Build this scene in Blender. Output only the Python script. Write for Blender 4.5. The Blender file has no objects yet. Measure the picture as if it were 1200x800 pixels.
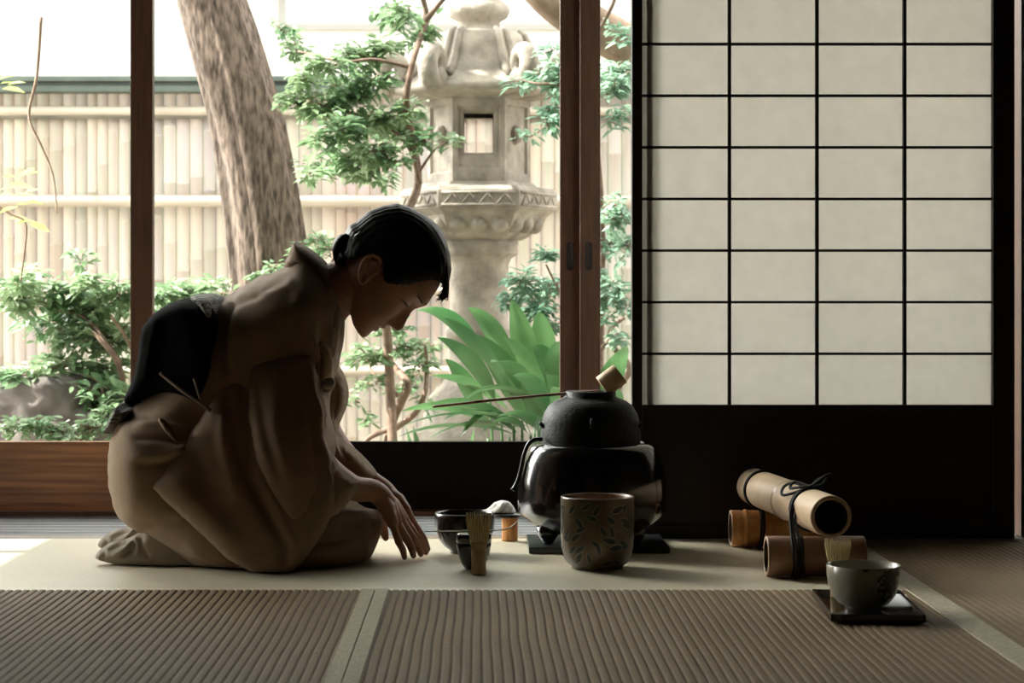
import bpy, bmesh, math, random
import numpy as np
from mathutils import Vector, Matrix, noise
from mathutils.geometry import delaunay_2d_cdt

random.seed(7)
PI = math.pi
F = 2400.0; H = 0.56; CX = 564.0; HY = 349.0
SC = bpy.context.scene
COL = SC.collection

def P(px, py, Y):
    return Vector(((px-CX)*Y/F, Y, H-(py-HY)*Y/F))
def G(px, py, z=0.0):
    Y = (H-z)*F/(py-HY)
    return Vector(((px-CX)*Y/F, Y, z))

# ------------------------------------------------------------------ materials
MATS = {}
def nt(name):
    m = bpy.data.materials.new(name); m.use_nodes = True
    n = m.node_tree.nodes; l = m.node_tree.links
    MATS[name] = m
    return m, n, l, n['Principled BSDF']
def mat(name, col, rough=0.6, col2=None, scale=20, stretch=(1,1,1), bump=0.0, bscale=None, metal=0.0,
        spec=0.5, coat=0.0, detail=4, lo=0.35, hi=0.65, sheen=0.0):
    m, n, l, b = nt(name)
    b.inputs['Base Color'].default_value = (*col, 1)
    b.inputs['Roughness'].default_value = rough
    b.inputs['Metallic'].default_value = metal
    b.inputs['Specular IOR Level'].default_value = spec
    b.inputs['Coat Weight'].default_value = coat
    b.inputs['Coat Roughness'].default_value = 0.08
    b.inputs['Sheen Weight'].default_value = sheen
    tc = n.new('ShaderNodeTexCoord'); mp = n.new('ShaderNodeMapping')
    mp.inputs['Scale'].default_value = stretch
    if name=='bark': mp.inputs['Rotation'].default_value=(0,math.radians(13),0)
    l.new(tc.outputs['Object'], mp.inputs['Vector'])
    if col2 is not None:
        t = n.new('ShaderNodeTexNoise'); t.inputs['Scale'].default_value = scale; t.inputs['Detail'].default_value = detail
        r = n.new('ShaderNodeValToRGB')
        r.color_ramp.elements[0].position = lo; r.color_ramp.elements[1].position = hi
        r.color_ramp.elements[0].color = (*col, 1); r.color_ramp.elements[1].color = (*col2, 1)
        l.new(mp.outputs['Vector'], t.inputs['Vector']); l.new(t.outputs['Fac'], r.inputs['Fac'])
        l.new(r.outputs['Color'], b.inputs['Base Color'])
    if bump > 0:
        t2 = n.new('ShaderNodeTexNoise'); t2.inputs['Scale'].default_value = bscale or scale; t2.inputs['Detail'].default_value = 3
        bp = n.new('ShaderNodeBump'); bp.inputs['Strength'].default_value = bump; bp.inputs['Distance'].default_value = 0.004
        l.new(mp.outputs['Vector'], t2.inputs['Vector']); l.new(t2.outputs['Fac'], bp.inputs['Height'])
        l.new(bp.outputs['Normal'], b.inputs['Normal'])
    return m

mat('wood_sash', (0.075,0.032,0.017), 0.42, (0.12,0.053,0.028), 9, (9,9,0.8), 0.15, 14)
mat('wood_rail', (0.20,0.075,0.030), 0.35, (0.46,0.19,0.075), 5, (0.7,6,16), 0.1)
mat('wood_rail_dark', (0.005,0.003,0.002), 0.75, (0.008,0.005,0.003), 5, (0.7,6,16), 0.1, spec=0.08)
mat('wood_black', (0.010,0.006,0.004), 0.5, (0.017,0.009,0.006), 8, (1,6,10), 0.1)
mat('wood_post', (0.06,0.028,0.014), 0.5, (0.10,0.048,0.025), 8, (8,8,0.6), 0.1)
mat('wood_engawa', (0.20,0.205,0.215), 0.25, (0.42,0.43,0.44), 6, (0.5,14,6), 0.25, 10)  # grey lifted in the colour to stand in for reflected sky
mat('wood_sill', (0.20,0.15,0.10), 0.4, (0.30,0.23,0.15), 6, (0.5,14,6), 0.1)
mat('wall_sand', (0.022,0.017,0.013), 0.9, (0.03,0.023,0.017), 90, bump=0.2)
mat('ceiling_wood', (0.03,0.019,0.012), 0.7, (0.045,0.029,0.018), 6, (8,0.6,6))
mat('plaster_white', (0.85,0.84,0.80), 0.9, (0.90,0.89,0.86), 3)
mat('frame_grey', (0.45,0.44,0.42), 0.6)
mat('roof_tile', (0.09,0.09,0.09), 0.7, (0.14,0.14,0.14), 12)
mat('kimono_cloth', (0.265,0.178,0.105), 0.85, (0.23,0.153,0.088), 30, bump=0.06, bscale=700, sheen=0.1)
mat('obi_black', (0.0018,0.0018,0.002), 0.95, (0.003,0.003,0.0032), 60, bump=0.15, bscale=300, spec=0.06)
mat('obi_woven', (0.04,0.04,0.035), 0.75, (0.30,0.29,0.25), 140, (0.35,1,3), 0.3, lo=0.45, hi=0.6)
mat('cord_tan', (0.13,0.09,0.055), 0.7, (0.10,0.07,0.04), 200)
mat('tabi_cloth', (0.36,0.31,0.245), 0.85, (0.30,0.26,0.20), 25, bump=0.08, bscale=500)
mat('hair', (0.004,0.0035,0.0035), 0.42, (0.007,0.006,0.005), 60, (1,1,1), 0.0, spec=0.14)
mat('hairpin', (0.75,0.74,0.70), 0.2, metal=0.9)
mat('lash', (0.012,0.008,0.006), 0.7)
mat('iron', (0.006,0.009,0.008), 0.55, (0.013,0.018,0.015), 40, spec=0.3, bump=0.35, bscale=170)
mat('lacquer', (0.006,0.006,0.006), 0.16, (0.012,0.010,0.009), 14, coat=0.5, bump=0.04, bscale=8)
mat('black_board', (0.010,0.012,0.013), 0.30, (0.016,0.019,0.020), 30, coat=0.2)
mat('black_ceramic', (0.008,0.008,0.008), 0.25, (0.015,0.016,0.015), 30, bump=0.1, bscale=40, coat=0.2)
mat('cup_glaze', (0.06,0.040,0.020), 0.28, (0.14,0.095,0.045), 14, bump=0.05, bscale=50, coat=0.35)
mat('cup_leaf', (0.006,0.012,0.012), 0.3, (0.015,0.026,0.022), 60)
mat('cup_leaf_edge', (0.26,0.22,0.14), 0.4)
mat('cup_rim', (0.30,0.20,0.13), 0.35, (0.22,0.14,0.09), 50)
mat('bamboo_light', (0.48,0.33,0.17), 0.5, (0.58,0.42,0.23), 14, (4,4,0.7), 0.1)
mat('bamboo_tine', (0.55,0.43,0.21), 0.55, (0.45,0.34,0.15), 50)
mat('bamboo_smoked', (0.26,0.135,0.08), 0.42, (0.34,0.185,0.11), 6, (2,2,2), 0.05)
mat('bamboo_orange', (0.58,0.23,0.065), 0.35, (0.70,0.34,0.11), 14, (8,8,0.6), 0.05)
mat('bamboo_aged', (0.50,0.35,0.21), 0.4, (0.62,0.47,0.31), 5, (2,2,2), 0.05)
mat('bamboo_inside', (0.045,0.025,0.015), 0.8, (0.07,0.04,0.02), 20)
mat('bamboo_cut', (0.42,0.28,0.17), 0.6, (0.33,0.21,0.12), 60)
mat('cord_black', (0.006,0.006,0.007), 0.8, bump=0.4, bscale=400)
mat('linen_white', (0.90,0.89,0.86), 0.9, bump=0.1, bscale=400)
mat('paper_white', (0.93,0.94,0.95), 0.8)
mat('scoop_bamboo', (0.62,0.58,0.50), 0.4)
mat('bowl_glaze', (0.42,0.39,0.30), 0.28, (0.30,0.27,0.20), 10, coat=0.3, bump=0.05, bscale=30)
mat('bowl_paint', (0.02,0.028,0.02), 0.35, (0.045,0.055,0.04), 50)
mat('tatami_fold', (0.48,0.43,0.30), 0.75, (0.40,0.35,0.24), 60, (6,1,1), 0.3, 260)
mat('border_cloth', (0.48,0.43,0.30), 0.7, (0.36,0.32,0.21), 90, bump=0.5, bscale=220)
mat('border_seam', (0.16,0.13,0.08), 0.9)
mat('floor_under', (0.03,0.022,0.015), 0.9)
mat('bark', (0.06,0.042,0.032), 0.9, (0.22,0.162,0.128), 55, (1.3,1.3,0.32), 1.0, 55, detail=8, lo=0.36, hi=0.6)
mat('bark_pale', (0.22,0.15,0.10), 0.85, (0.36,0.26,0.19), 16, (1,1,1), 0.5)
mat('bark_twig', (0.17,0.11,0.08), 0.85, (0.28,0.19,0.14), 30)
mat('stone', (0.21,0.185,0.155), 0.95, (0.45,0.40,0.335), 14, bump=1.0, bscale=60, detail=10, lo=0.3, hi=0.7)
mat('rock', (0.11,0.098,0.09), 0.95, (0.24,0.21,0.19), 5, bump=0.9, bscale=16, detail=8)
mat('bamboo_rail', (0.46,0.40,0.33), 0.6, (0.56,0.50,0.42), 6, (0.8,6,6), 0.1)
mat('bamboo_dark_rail', (0.12,0.11,0.09), 0.7, (0.2,0.18,0.14), 6)
mat('fence_cap', (0.075,0.10,0.085), 0.6, (0.12,0.15,0.13), 6)
mat('earth', (0.20,0.18,0.13), 0.95, (0.33,0.30,0.24), 7, bump=0.8, bscale=40, detail=8)
mat('stem_green', (0.12,0.22,0.06), 0.6)

# tatami straw
def tatami_mat(name, c1, c2, weave, rough=0.5, spec=0.5):
    m, n, l, b = nt(name)
    tc = n.new('ShaderNodeTexCoord'); mp = n.new('ShaderNodeMapping'); mp.inputs['Scale'].default_value = weave
    t = n.new('ShaderNodeTexNoise'); t.inputs['Scale'].default_value = 60; t.inputs['Detail'].default_value = 3
    t3 = n.new('ShaderNodeTexNoise'); t3.inputs['Scale'].default_value = 2.2; t3.inputs['Detail'].default_value = 4
    r = n.new('ShaderNodeValToRGB'); r.color_ramp.elements[0].position = 0.3; r.color_ramp.elements[1].position = 0.72
    r.color_ramp.elements[0].color = (*c1,1); r.color_ramp.elements[1].color = (*c2,1)
    ad = n.new('ShaderNodeMath'); ad.operation = 'MULTIPLY_ADD'; ad.inputs[1].default_value = 0.6
    ml = n.new('ShaderNodeMath'); ml.operation = 'MULTIPLY'; ml.inputs[1].default_value = 0.4
    l.new(tc.outputs['Object'], mp.inputs['Vector']); l.new(mp.outputs['Vector'], t.inputs['Vector'])
    l.new(tc.outputs['Object'], t3.inputs['Vector'])
    l.new(t3.outputs['Fac'], ml.inputs[0]); l.new(t.outputs['Fac'], ad.inputs[0]); l.new(ml.outputs[0], ad.inputs[2])
    l.new(ad.outputs[0], r.inputs['Fac']); l.new(r.outputs['Color'], b.inputs['Base Color'])
    bp = n.new('ShaderNodeBump'); bp.inputs['Strength'].default_value = 0.35; bp.inputs['Distance'].default_value = 0.0012
    l.new(t.outputs['Fac'], bp.inputs['Height']); l.new(bp.outputs['Normal'], b.inputs['Normal'])
    b.inputs['Roughness'].default_value = rough
    b.inputs['Specular IOR Level'].default_value = spec
    return m
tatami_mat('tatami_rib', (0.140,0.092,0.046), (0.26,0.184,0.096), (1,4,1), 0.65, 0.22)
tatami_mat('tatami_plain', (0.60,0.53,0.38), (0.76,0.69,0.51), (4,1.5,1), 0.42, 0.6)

# skin
m, n, l, b = nt('skin')
b.inputs['Base Color'].default_value = (0.36,0.18,0.11,1); b.inputs['Roughness'].default_value = 0.5
b.inputs['Subsurface Weight'].default_value = 0.15; b.inputs['Subsurface Radius'].default_value = (0.01,0.004,0.002)
b.inputs['Subsurface Scale'].default_value = 0.6
# bamboo slats of the fence: per-slat colour from a vertex attribute
m, n, l, b = nt('fence_bamboo')
at = n.new('ShaderNodeVertexColor'); at.layer_name = 'slat'
t = n.new('ShaderNodeTexNoise'); t.inputs['Scale'].default_value = 5
mx = n.new('ShaderNodeMixRGB'); mx.blend_type = 'MULTIPLY'; mx.inputs['Fac'].default_value = 0.35
l.new(at.outputs['Color'], mx.inputs['Color1']); l.new(t.outputs['Color'], mx.inputs['Color2'])
l.new(mx.outputs['Color'], b.inputs['Base Color']); b.inputs['Roughness'].default_value = 0.65
# leaves: slightly translucent
def leaf_mat(name, c1, c2, trans=0.35, rough=0.35, scale=6):
    m, n, l, b = nt(name)
    tc = n.new('ShaderNodeTexCoord'); t = n.new('ShaderNodeTexNoise'); t.inputs['Scale'].default_value = scale
    r = n.new('ShaderNodeValToRGB'); r.color_ramp.elements[0].position=.35; r.color_ramp.elements[1].position=.65
    r.color_ramp.elements[0].color=(*c1,1); r.color_ramp.elements[1].color=(*c2,1)
    l.new(tc.outputs['Object'], t.inputs['Vector']); l.new(t.outputs['Fac'], r.inputs['Fac']); l.new(r.outputs['Color'], b.inputs['Base Color'])
    b.inputs['Roughness'].default_value = rough
    tr = n.new('ShaderNodeBsdfTranslucent'); l.new(r.outputs['Color'], tr.inputs['Color'])
    ms = n.new('ShaderNodeMixShader'); ms.inputs[0].default_value = trans
    l.new(b.outputs[0], ms.inputs[1]); l.new(tr.outputs[0], ms.inputs[2])
    l.new(ms.outputs[0], n['Material Output'].inputs['Surface'])
leaf_mat('leaf', (0.15,0.28,0.13), (0.38,0.50,0.30))
leaf_mat('leaf_cool', (0.14,0.29,0.19), (0.34,0.50,0.37))
leaf_mat('leaf_yellow', (0.30,0.46,0.10), (0.55,0.62,0.25))
leaf_mat('blade', (0.040,0.125,0.040), (0.13,0.26,0.10), 0.35, 0.4, 5)
# shoji paper
m, n, l, b = nt('shoji_paper')
tc = n.new('ShaderNodeTexCoord'); t = n.new('ShaderNodeTexNoise'); t.inputs['Scale'].default_value = 26; t.inputs['Detail'].default_value = 8
r = n.new('ShaderNodeValToRGB'); r.color_ramp.elements[0].color=(0.76,0.74,0.69,1); r.color_ramp.elements[1].color=(0.88,0.86,0.815,1)
l.new(tc.outputs['Object'], t.inputs['Vector']); l.new(t.outputs['Fac'], r.inputs['Fac'])
df = n.new('ShaderNodeBsdfDiffuse'); tr = n.new('ShaderNodeBsdfTranslucent'); ms = n.new('ShaderNodeMixShader'); ms.inputs[0].default_value=0.5
l.new(r.outputs['Color'], df.inputs['Color']); l.new(r.outputs['Color'], tr.inputs['Color'])
l.new(df.outputs[0], ms.inputs[1]); l.new(tr.outputs[0], ms.inputs[2]); l.new(ms.outputs[0], n['Material Output'].inputs['Surface'])
# thin window glass
m, n, l, b = nt('window_glass')
tp = n.new('ShaderNodeBsdfTransparent'); gl = n.new('ShaderNodeBsdfGlossy'); gl.inputs['Roughness'].default_value=0.02
lw = n.new('ShaderNodeLayerWeight'); lw.inputs['Blend'].default_value=0.5
pw5 = n.new('ShaderNodeMath'); pw5.operation='POWER'; pw5.inputs[1].default_value=5.0; l.new(lw.outputs['Facing'],pw5.inputs[0])
fr = n.new('ShaderNodeMath'); fr.operation='MULTIPLY_ADD'; fr.inputs[1].default_value=0.7; fr.inputs[2].default_value=0.03; l.new(pw5.outputs[0],fr.inputs[0]); ms = n.new('ShaderNodeMixShader')
tp.inputs['Color'].default_value=(0.97,0.98,0.97,1)
l.new(fr.outputs[0], ms.inputs[0]); l.new(tp.outputs[0], ms.inputs[1]); l.new(gl.outputs[0], ms.inputs[2])
l.new(ms.outputs[0], n['Material Output'].inputs['Surface'])

# ------------------------------------------------------------------ mesh helpers
class MB:
    def __init__(s): s.v=[]; s.f=[]; s.mi=[]; s.cur=0; s.sm=[]
    def add(s, vs, fs, smooth=True):
        o=len(s.v); s.v += [tuple(v) for v in vs]; s.f += [tuple(i+o for i in f) for f in fs]
        s.mi += [s.cur]*len(fs); s.sm += [smooth]*len(fs); return s
    def box(s, a, b, bev=0.0):
        x0,y0,z0=[min(a[i],b[i]) for i in range(3)]; x1,y1,z1=[max(a[i],b[i]) for i in range(3)]
        if bev<=0:
            vs=[(x,y,z) for x in (x0,x1) for y in (y0,y1) for z in (z0,z1)]
            s.add(vs,[(0,1,3,2),(4,6,7,5),(0,4,5,1),(2,3,7,6),(0,2,6,4),(1,5,7,3)],False); return s
        bm=bmesh.new(); bmesh.ops.create_cube(bm,size=1)
        for v in bm.verts: v.co=Vector(((x0+x1)/2+v.co.x*(x1-x0),(y0+y1)/2+v.co.y*(y1-y0),(z0+z1)/2+v.co.z*(z1-z0)))
        bmesh.ops.bevel(bm,geom=bm.edges[:],offset=bev,segments=2,affect='EDGES',profile=0.5)
        bm.verts.index_update(); s.add([v.co[:] for v in bm.verts],[[v.index for v in f.verts] for f in bm.faces],False); bm.free(); return s
    def tube(s, pts, rad, n=10, cap=True):
        pts=[Vector(p) for p in pts]; k=len(pts)
        if not hasattr(rad,'__len__'): rad=[rad]*k
        vs=[]; up=None
        for i,p in enumerate(pts):
            t=(pts[min(i+1,k-1)]-pts[max(i-1,0)])
            t = t.normalized() if t.length>1e-9 else Vector((0,0,1))
            if up is None:
                a=Vector((0,0,1)) if abs(t.z)<0.9 else Vector((1,0,0)); up=(a-t*a.dot(t)).normalized()
            else:
                up=(up-t*up.dot(t)); up=up.normalized() if up.length>1e-6 else t.orthogonal().normalized()
            w=t.cross(up)
            for j in range(n):
                a=2*PI*j/n; vs.append(p+(up*math.cos(a)+w*math.sin(a))*rad[i])
        fs=[(i*n+j,i*n+(j+1)%n,(i+1)*n+(j+1)%n,(i+1)*n+j) for i in range(k-1) for j in range(n)]
        if cap:
            fs.append(tuple(range(n-1,-1,-1))); fs.append(tuple((k-1)*n+j for j in range(n)))
        return s.add(vs,fs)
    def lathe(s, prof, c=(0,0,0), n=64, axis=None, wob=None):
        c=Vector(c); vs=[]; k=len(prof)
        A=Vector(axis).normalized() if axis is not None else Vector((0,0,1))
        U=A.orthogonal().normalized() if axis is not None else Vector((1,0,0)); W=A.cross(U)
        for (r,z) in prof:
            for j in range(n):
                a=2*PI*j/n; rr=r*(wob(a,z) if wob else 1)
                vs.append(c+A*z+(U*math.cos(a)+W*math.sin(a))*rr)
        fs=[(i*n+j,i*n+(j+1)%n,(i+1)*n+(j+1)%n,(i+1)*n+j) for i in range(k-1) for j in range(n)]
        return s.add(vs,fs)
    def sphere(s,c,r,n=12):
        c=Vector(c); r=Vector(r) if hasattr(r,'__len__') else Vector((r,r,r)); vs=[];
        for i in range(n+1):
            th=PI*i/n
            for j in range(2*n):
                a=PI*j/n; vs.append(c+Vector((r.x*math.sin(th)*math.cos(a),r.y*math.sin(th)*math.sin(a),r.z*math.cos(th))))
        m=2*n; fs=[(i*m+j,(i+1)*m+j,(i+1)*m+(j+1)%m,i*m+(j+1)%m) for i in range(n) for j in range(m)]
        return s.add(vs,fs)
    def build(s,name,mats,parent=None,weld=False):
        me=bpy.data.meshes.new(name); me.from_pydata(s.v,[],s.f); me.update()
        if not isinstance(mats,(list,tuple)): mats=[mats]
        for q in mats: me.materials.append(MATS[q])
        me.polygons.foreach_set('material_index',s.mi); me.polygons.foreach_set('use_smooth',s.sm)
        if weld:
            bm=bmesh.new(); bm.from_mesh(me); bmesh.ops.remove_doubles(bm,verts=bm.verts,dist=1e-5)
            bmesh.ops.recalc_face_normals(bm,faces=bm.faces); bm.to_mesh(me); bm.free()
        return link(name,me,parent)
def link(name,me,parent=None):
    o=bpy.data.objects.new(name,me); COL.objects.link(o)
    if parent is not None:
        o.parent=parent; o.matrix_parent_inverse=parent_world(parent).inverted()
    return o
def parent_world(o):
    m=Matrix.LocRotScale(o.location,o.rotation_euler,o.scale)
    return parent_world(o.parent)@o.matrix_parent_inverse@m if o.parent else m
def thing(name,label,cat,loc=(0,0,0),group=None):
    o=bpy.data.objects.new(name,None); COL.objects.link(o); o.location=loc; o.empty_display_size=0.05
    return tag(o,label,cat,group)
def tag(o,label,cat,group=None,kind=None):
    o['label']=label; o['category']=cat
    if group: o['group']=group
    if kind: o['kind']=kind
    return o
def struct(o,label=None):
    o['kind']='structure'
    if label: o['label']=label
    return o
def emp(name,loc=(0,0,0)):
    o=bpy.data.objects.new(name,None); COL.objects.link(o); o.location=loc; return o

def spl(pts, n=8):
    """Catmull-Rom through points (any dimension)"""
    p=[np.array(q,float) for q in pts]; out=[]
    for i in range(len(p)-1):
        a=p[max(i-1,0)]; b=p[i]; c=p[i+1]; d=p[min(i+2,len(p)-1)]
        for k in range(n):
            t=k/n; out.append(0.5*((2*b)+(-a+c)*t+(2*a-5*b+4*c-d)*t*t+(-a+3*b-3*c+d)*t**3))
    out.append(p[-1]); return out
def cspl(pts,n=5):
    p=[np.array(q,float) for q in pts]; k=len(p); out=[]
    for i in range(k):
        a=p[i-1]; b=p[i]; c=p[(i+1)%k]; d=p[(i+2)%k]
        for j in range(n):
            t=j/n; out.append(0.5*((2*b)+(-a+c)*t+(2*a-5*b+4*c-d)*t*t+(-a+3*b-3*c+d)*t**3))
    return out
def seg_dist(Q,poly):
    D=np.full(len(Q),1e9); k=len(poly)
    for i in range(k):
        a=poly[i]; b=poly[(i+1)%k]; ab=b-a; L=max(ab@ab,1e-9)
        t=np.clip(((Q-a)@ab)/L,0,1); D=np.minimum(D,np.linalg.norm(Q-(a+t[:,None]*ab),axis=1))
    return D
def inside(Q,poly):
    x=Q[:,0]; y=Q[:,1]; r=np.zeros(len(Q),bool); k=len(poly); j=k-1
    for i in range(k):
        xi,yi=poly[i]; xj,yj=poly[j]
        c=((yi>y)!=(yj>y))&(x<(xj-xi)*(y-yi)/((yj-yi) if abs(yj-yi)>1e-9 else 1e-9)+xi); r^=c; j=i
    return r
def inflate(outline, Yc, T, R, step=6, smooth=True, n=5, Tb=None, pw=0.5, emin=0.0):
    """closed solid whose side view (pixels at its own distance) is the outline; returns verts, faces"""
    pl=np.array(cspl(outline,n) if smooth else outline)
    # resample boundary
    rs=[]
    k=len(pl)
    for i in range(k):
        a=pl[i]; b=pl[(i+1)%k]; m=max(1,int(np.linalg.norm(b-a)/step))
        for j in range(m): rs.append(a+(b-a)*j/m)
    B=np.array(rs); nb=len(B)
    x0,y0=B.min(0); x1,y1=B.max(0)
    gx,gy=np.meshgrid(np.arange(x0,x1,step),np.arange(y0,y1,step)); gx=gx+((np.arange(gx.shape[0])%2)*step/2)[:,None]
    Q=np.stack([gx.ravel(),gy.ravel()],1); Q=Q[inside(Q,B)]; Q=Q[seg_dist(Q,B)>step*0.55] if len(Q) else Q
    allp=np.vstack([B,Q]) if len(Q) else B
    vs,es,fs,*_=delaunay_2d_cdt([Vector(p) for p in allp],[(i,(i+1)%nb) for i in range(nb)],[],1,1e-5)
    V=np.array([v[:] for v in vs]); 
    fs=[f for f in fs]
    d=seg_dist(V,B); on=d<1e-3
    s=np.clip(d/R,0,1); t=(1-(1-s)**2)**pw
    yc=np.array([Yc(p[0],p[1]) for p in V]) if callable(Yc) else np.full(len(V),float(Yc))
    tf=np.array([T(p[0],p[1]) for p in V]) if callable(T) else np.full(len(V),float(T))
    tb=tf if Tb is None else np.full(len(V),float(Tb))
    out=[]; idx_b={}
    for i,p in enumerate(V):
        y=yc[i]; w=P(p[0],p[1],y); out.append(Vector((w.x,y-tf[i]*t[i]-emin,w.z)))
    # keep on-screen-size consistency with centre plane: x,z from the centre distance
    nv=len(out)
    for i,p in enumerate(V):
        if on[i] and emin==0: idx_b[i]=i
        else:
            w=P(p[0],p[1],yc[i]); idx_b[i]=len(out); out.append(Vector((w.x,yc[i]+tb[i]*t[i]+emin,w.z)))
    faces=[]
    for f in fs:
        a=V[f[0]];b_=V[f[1]];c=V[f[2]]
        ar=(b_[0]-a[0])*(c[1]-a[1])-(b_[1]-a[1])*(c[0]-a[0])
        g=tuple(f) if ar>0 else tuple(reversed(f))
        faces.append(g); faces.append(tuple(idx_b[i] for i in reversed(g)))
    if emin>0:
        from collections import Counter
        ec=Counter()
        for f in fs:
            for a,b_ in zip(f,list(f[1:])+[f[0]]): ec[frozenset((a,b_))]+=1
        for e,cn in ec.items():
            if cn==1:
                a,b_=tuple(e); faces.append((a,b_,idx_b[b_],idx_b[a]))
    return out,faces
def bm_fix(o):
    bm=bmesh.new(); bm.from_mesh(o.data); bmesh.ops.recalc_face_normals(bm,faces=bm.faces); bm.to_mesh(bm_me:=o.data); bm.free(); return o
def remeshed(parts, voxel, smooth_it=6, fac=0.5):
    """union of closed shapes into one continuous surface -> (verts, faces) as numpy/list"""
    mb=MB()
    for v,f in parts: mb.add(v,f)
    me=bpy.data.meshes.new('tmp'); me.from_pydata(mb.v,[],mb.f); me.update()
    bm=bmesh.new(); bm.from_mesh(me); bmesh.ops.recalc_face_normals(bm,faces=bm.faces); bm.to_mesh(me); bm.free()
    o=bpy.data.objects.new('tmp',me); COL.objects.link(o)
    r=o.modifiers.new('r','REMESH'); r.mode='VOXEL'; r.voxel_size=voxel
    s=o.modifiers.new('s','SMOOTH'); s.factor=fac; s.iterations=smooth_it
    dg=bpy.context.evaluated_depsgraph_get(); ev=o.evaluated_get(dg)
    m2=bpy.data.meshes.new_from_object(ev)
    bpy.data.objects.remove(o); bpy.data.meshes.remove(me)
    return m2
def finish(me,name,mats,parent,fn=None):
    """apply a vertex function (co array, normals array) -> co array; link"""
    n=len(me.vertices); co=np.empty(n*3); me.vertices.foreach_get('co',co); co=co.reshape(-1,3)
    if fn is not None:
        nr=np.empty(n*3); me.vertex_normals.foreach_get('vector',nr); nr=nr.reshape(-1,3)
        co=fn(co,nr); me.vertices.foreach_set('co',co.ravel()); me.update()
    me.materials.clear()
    for q in (mats if isinstance(mats,(list,tuple)) else [mats]): me.materials.append(MATS[q])
    me.polygons.foreach_set('use_smooth',[True]*len(me.polygons)); me.polygons.foreach_set('material_index',[0]*len(me.polygons))
    me.name=name
    return link(name,me,parent)
def topx(co):
    Y=co[:,1]; return np.stack([co[:,0]*F/Y+CX, HY+(H-co[:,2])*F/Y],1)
def creases(co,nr,lst,side=-1):
    """lst: (polyline px, width px, depth m); valleys (negative) and ridges (positive) on the faces turned to the given side"""
    q=topx(co); msk=np.clip((nr[:,1]*side)*2+0.6,0,1) if side!=0 else np.ones(len(co)); off=np.zeros(len(co))
    for pl,w,dp in lst:
        pl=np.array(spl(pl,5)); D=np.full(len(co),1e9); TT=np.zeros(len(co)); k=len(pl)
        near=(q[:,0]>pl[:,0].min()-4*w)&(q[:,0]<pl[:,0].max()+4*w)&(q[:,1]>pl[:,1].min()-4*w)&(q[:,1]<pl[:,1].max()+4*w)
        ii=np.where(near)[0]; Q=q[ii]; dd=np.full(len(ii),1e9); tt=np.zeros(len(ii))
        for i in range(k-1):
            a=pl[i];b_=pl[i+1];ab=b_-a;L=max(ab@ab,1e-9);t=np.clip(((Q-a)@ab)/L,0,1)
            e=np.linalg.norm(Q-(a+t[:,None]*ab),axis=1); c=e<dd; dd[c]=e[c]; tt[c]=((i+t)/(k-1))[c]
        off[ii]+=dp*np.exp(-(dd/w)**2)*np.clip(np.sin(np.clip(tt,0.02,0.98)*PI)*1.6,0,1)
    return co+nr*(off*msk)[:,None]
def tubev(pts,rad,n=14):
    m=MB(); m.tube(pts,rad,n); return m.v,m.f
def sphv(c,r,n=12):
    m=MB(); m.sphere(c,r,n)
    return weldv(m)
def weldv(m):
    me=bpy.data.meshes.new('t'); me.from_pydata(m.v,[],m.f); bm=bmesh.new(); bm.from_mesh(me)
    bmesh.ops.remove_doubles(bm,verts=bm.verts,dist=1e-6); bm.verts.index_update()
    r=([v.co[:] for v in bm.verts],[[v.index for v in f.verts] for f in bm.faces]); bm.free(); bpy.data.meshes.remove(me); return r

# ================================================================== SETTING: room
YM = 3.94                      # seam between the front mats and the mat by the window
YE = 4.775                     # far edge of the mats
YG = 5.40                      # plane of the glass doors
YS = 4.82                      # plane of the paper screens
XS1 = -0.2036; XS2 = 0.816

o=MB().box((-1.85,-1.6,-0.12),(2.7,5.5,-0.055)).build('floor','floor_under'); struct(o)

def ribbed_mat(name,x0,x1,y0,y1,label,borders,pitch=0.0158,bw=0.026):
    t=thing(name,label,'tatami mat',((x0+x1)/2,(y0+y1)/2,-0.05))
    a=x0+(bw if 'l' in borders else 0); b=x1-(bw if 'r' in borders else 0)
    nx=int((b-a)/pitch)*10; ny=int((y1-y0)/0.05)
    mb=MB(); vs=[]
    for j in range(ny+1):
        y=y0+(y1-y0)*j/ny
        for i in range(nx+1):
            x=a+(b-a)*i/nx
            w=0.0022*noise.noise(Vector((x*3,y*3.1,3)))+0.0012*noise.noise(Vector((x*20,y*4,8)))
            ph=((x+w-XS1)/pitch)%1.0
            d=abs(ph-0.5)*2      # 1 at the groove
            z=-0.0032*max(0,(d-0.62)/0.38)**1.6 - 0.0004*d
            z+=0.0006*noise.noise(Vector((math.floor((x-XS1)/pitch)*1.7,y*7,1)))-0.0008
            vs.append((x,y,z))
    W=nx+1
    mb.add(vs,[(j*W+i,j*W+i+1,(j+1)*W+i+1,(j+1)*W+i) for j in range(ny) for i in range(nx)])
    mb.box((a,y0,-0.05),(b,y1,-0.006))
    mb.build('woven_cover','tatami_rib',t)
    for s in borders:
        c=MB()
        xa,xb=(x0+0.0008,x0+bw) if s=='l' else (x1-bw,x1-0.0008)
        c.box((xa,y0,-0.05),(xb,y1,0.0012),0.001); c.build('border','border_cloth',t)
    return t
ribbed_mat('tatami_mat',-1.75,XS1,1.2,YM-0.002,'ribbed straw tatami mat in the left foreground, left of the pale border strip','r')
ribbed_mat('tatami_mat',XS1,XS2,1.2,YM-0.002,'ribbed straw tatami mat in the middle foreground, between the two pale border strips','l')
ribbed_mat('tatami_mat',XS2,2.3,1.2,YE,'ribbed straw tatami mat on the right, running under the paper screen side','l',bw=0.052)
t=thing('tatami_mat','smooth finely woven tatami mat by the window under the kneeling woman and the kettle','tatami mat',(-0.7,(YM+YE)/2,-0.05))
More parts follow.
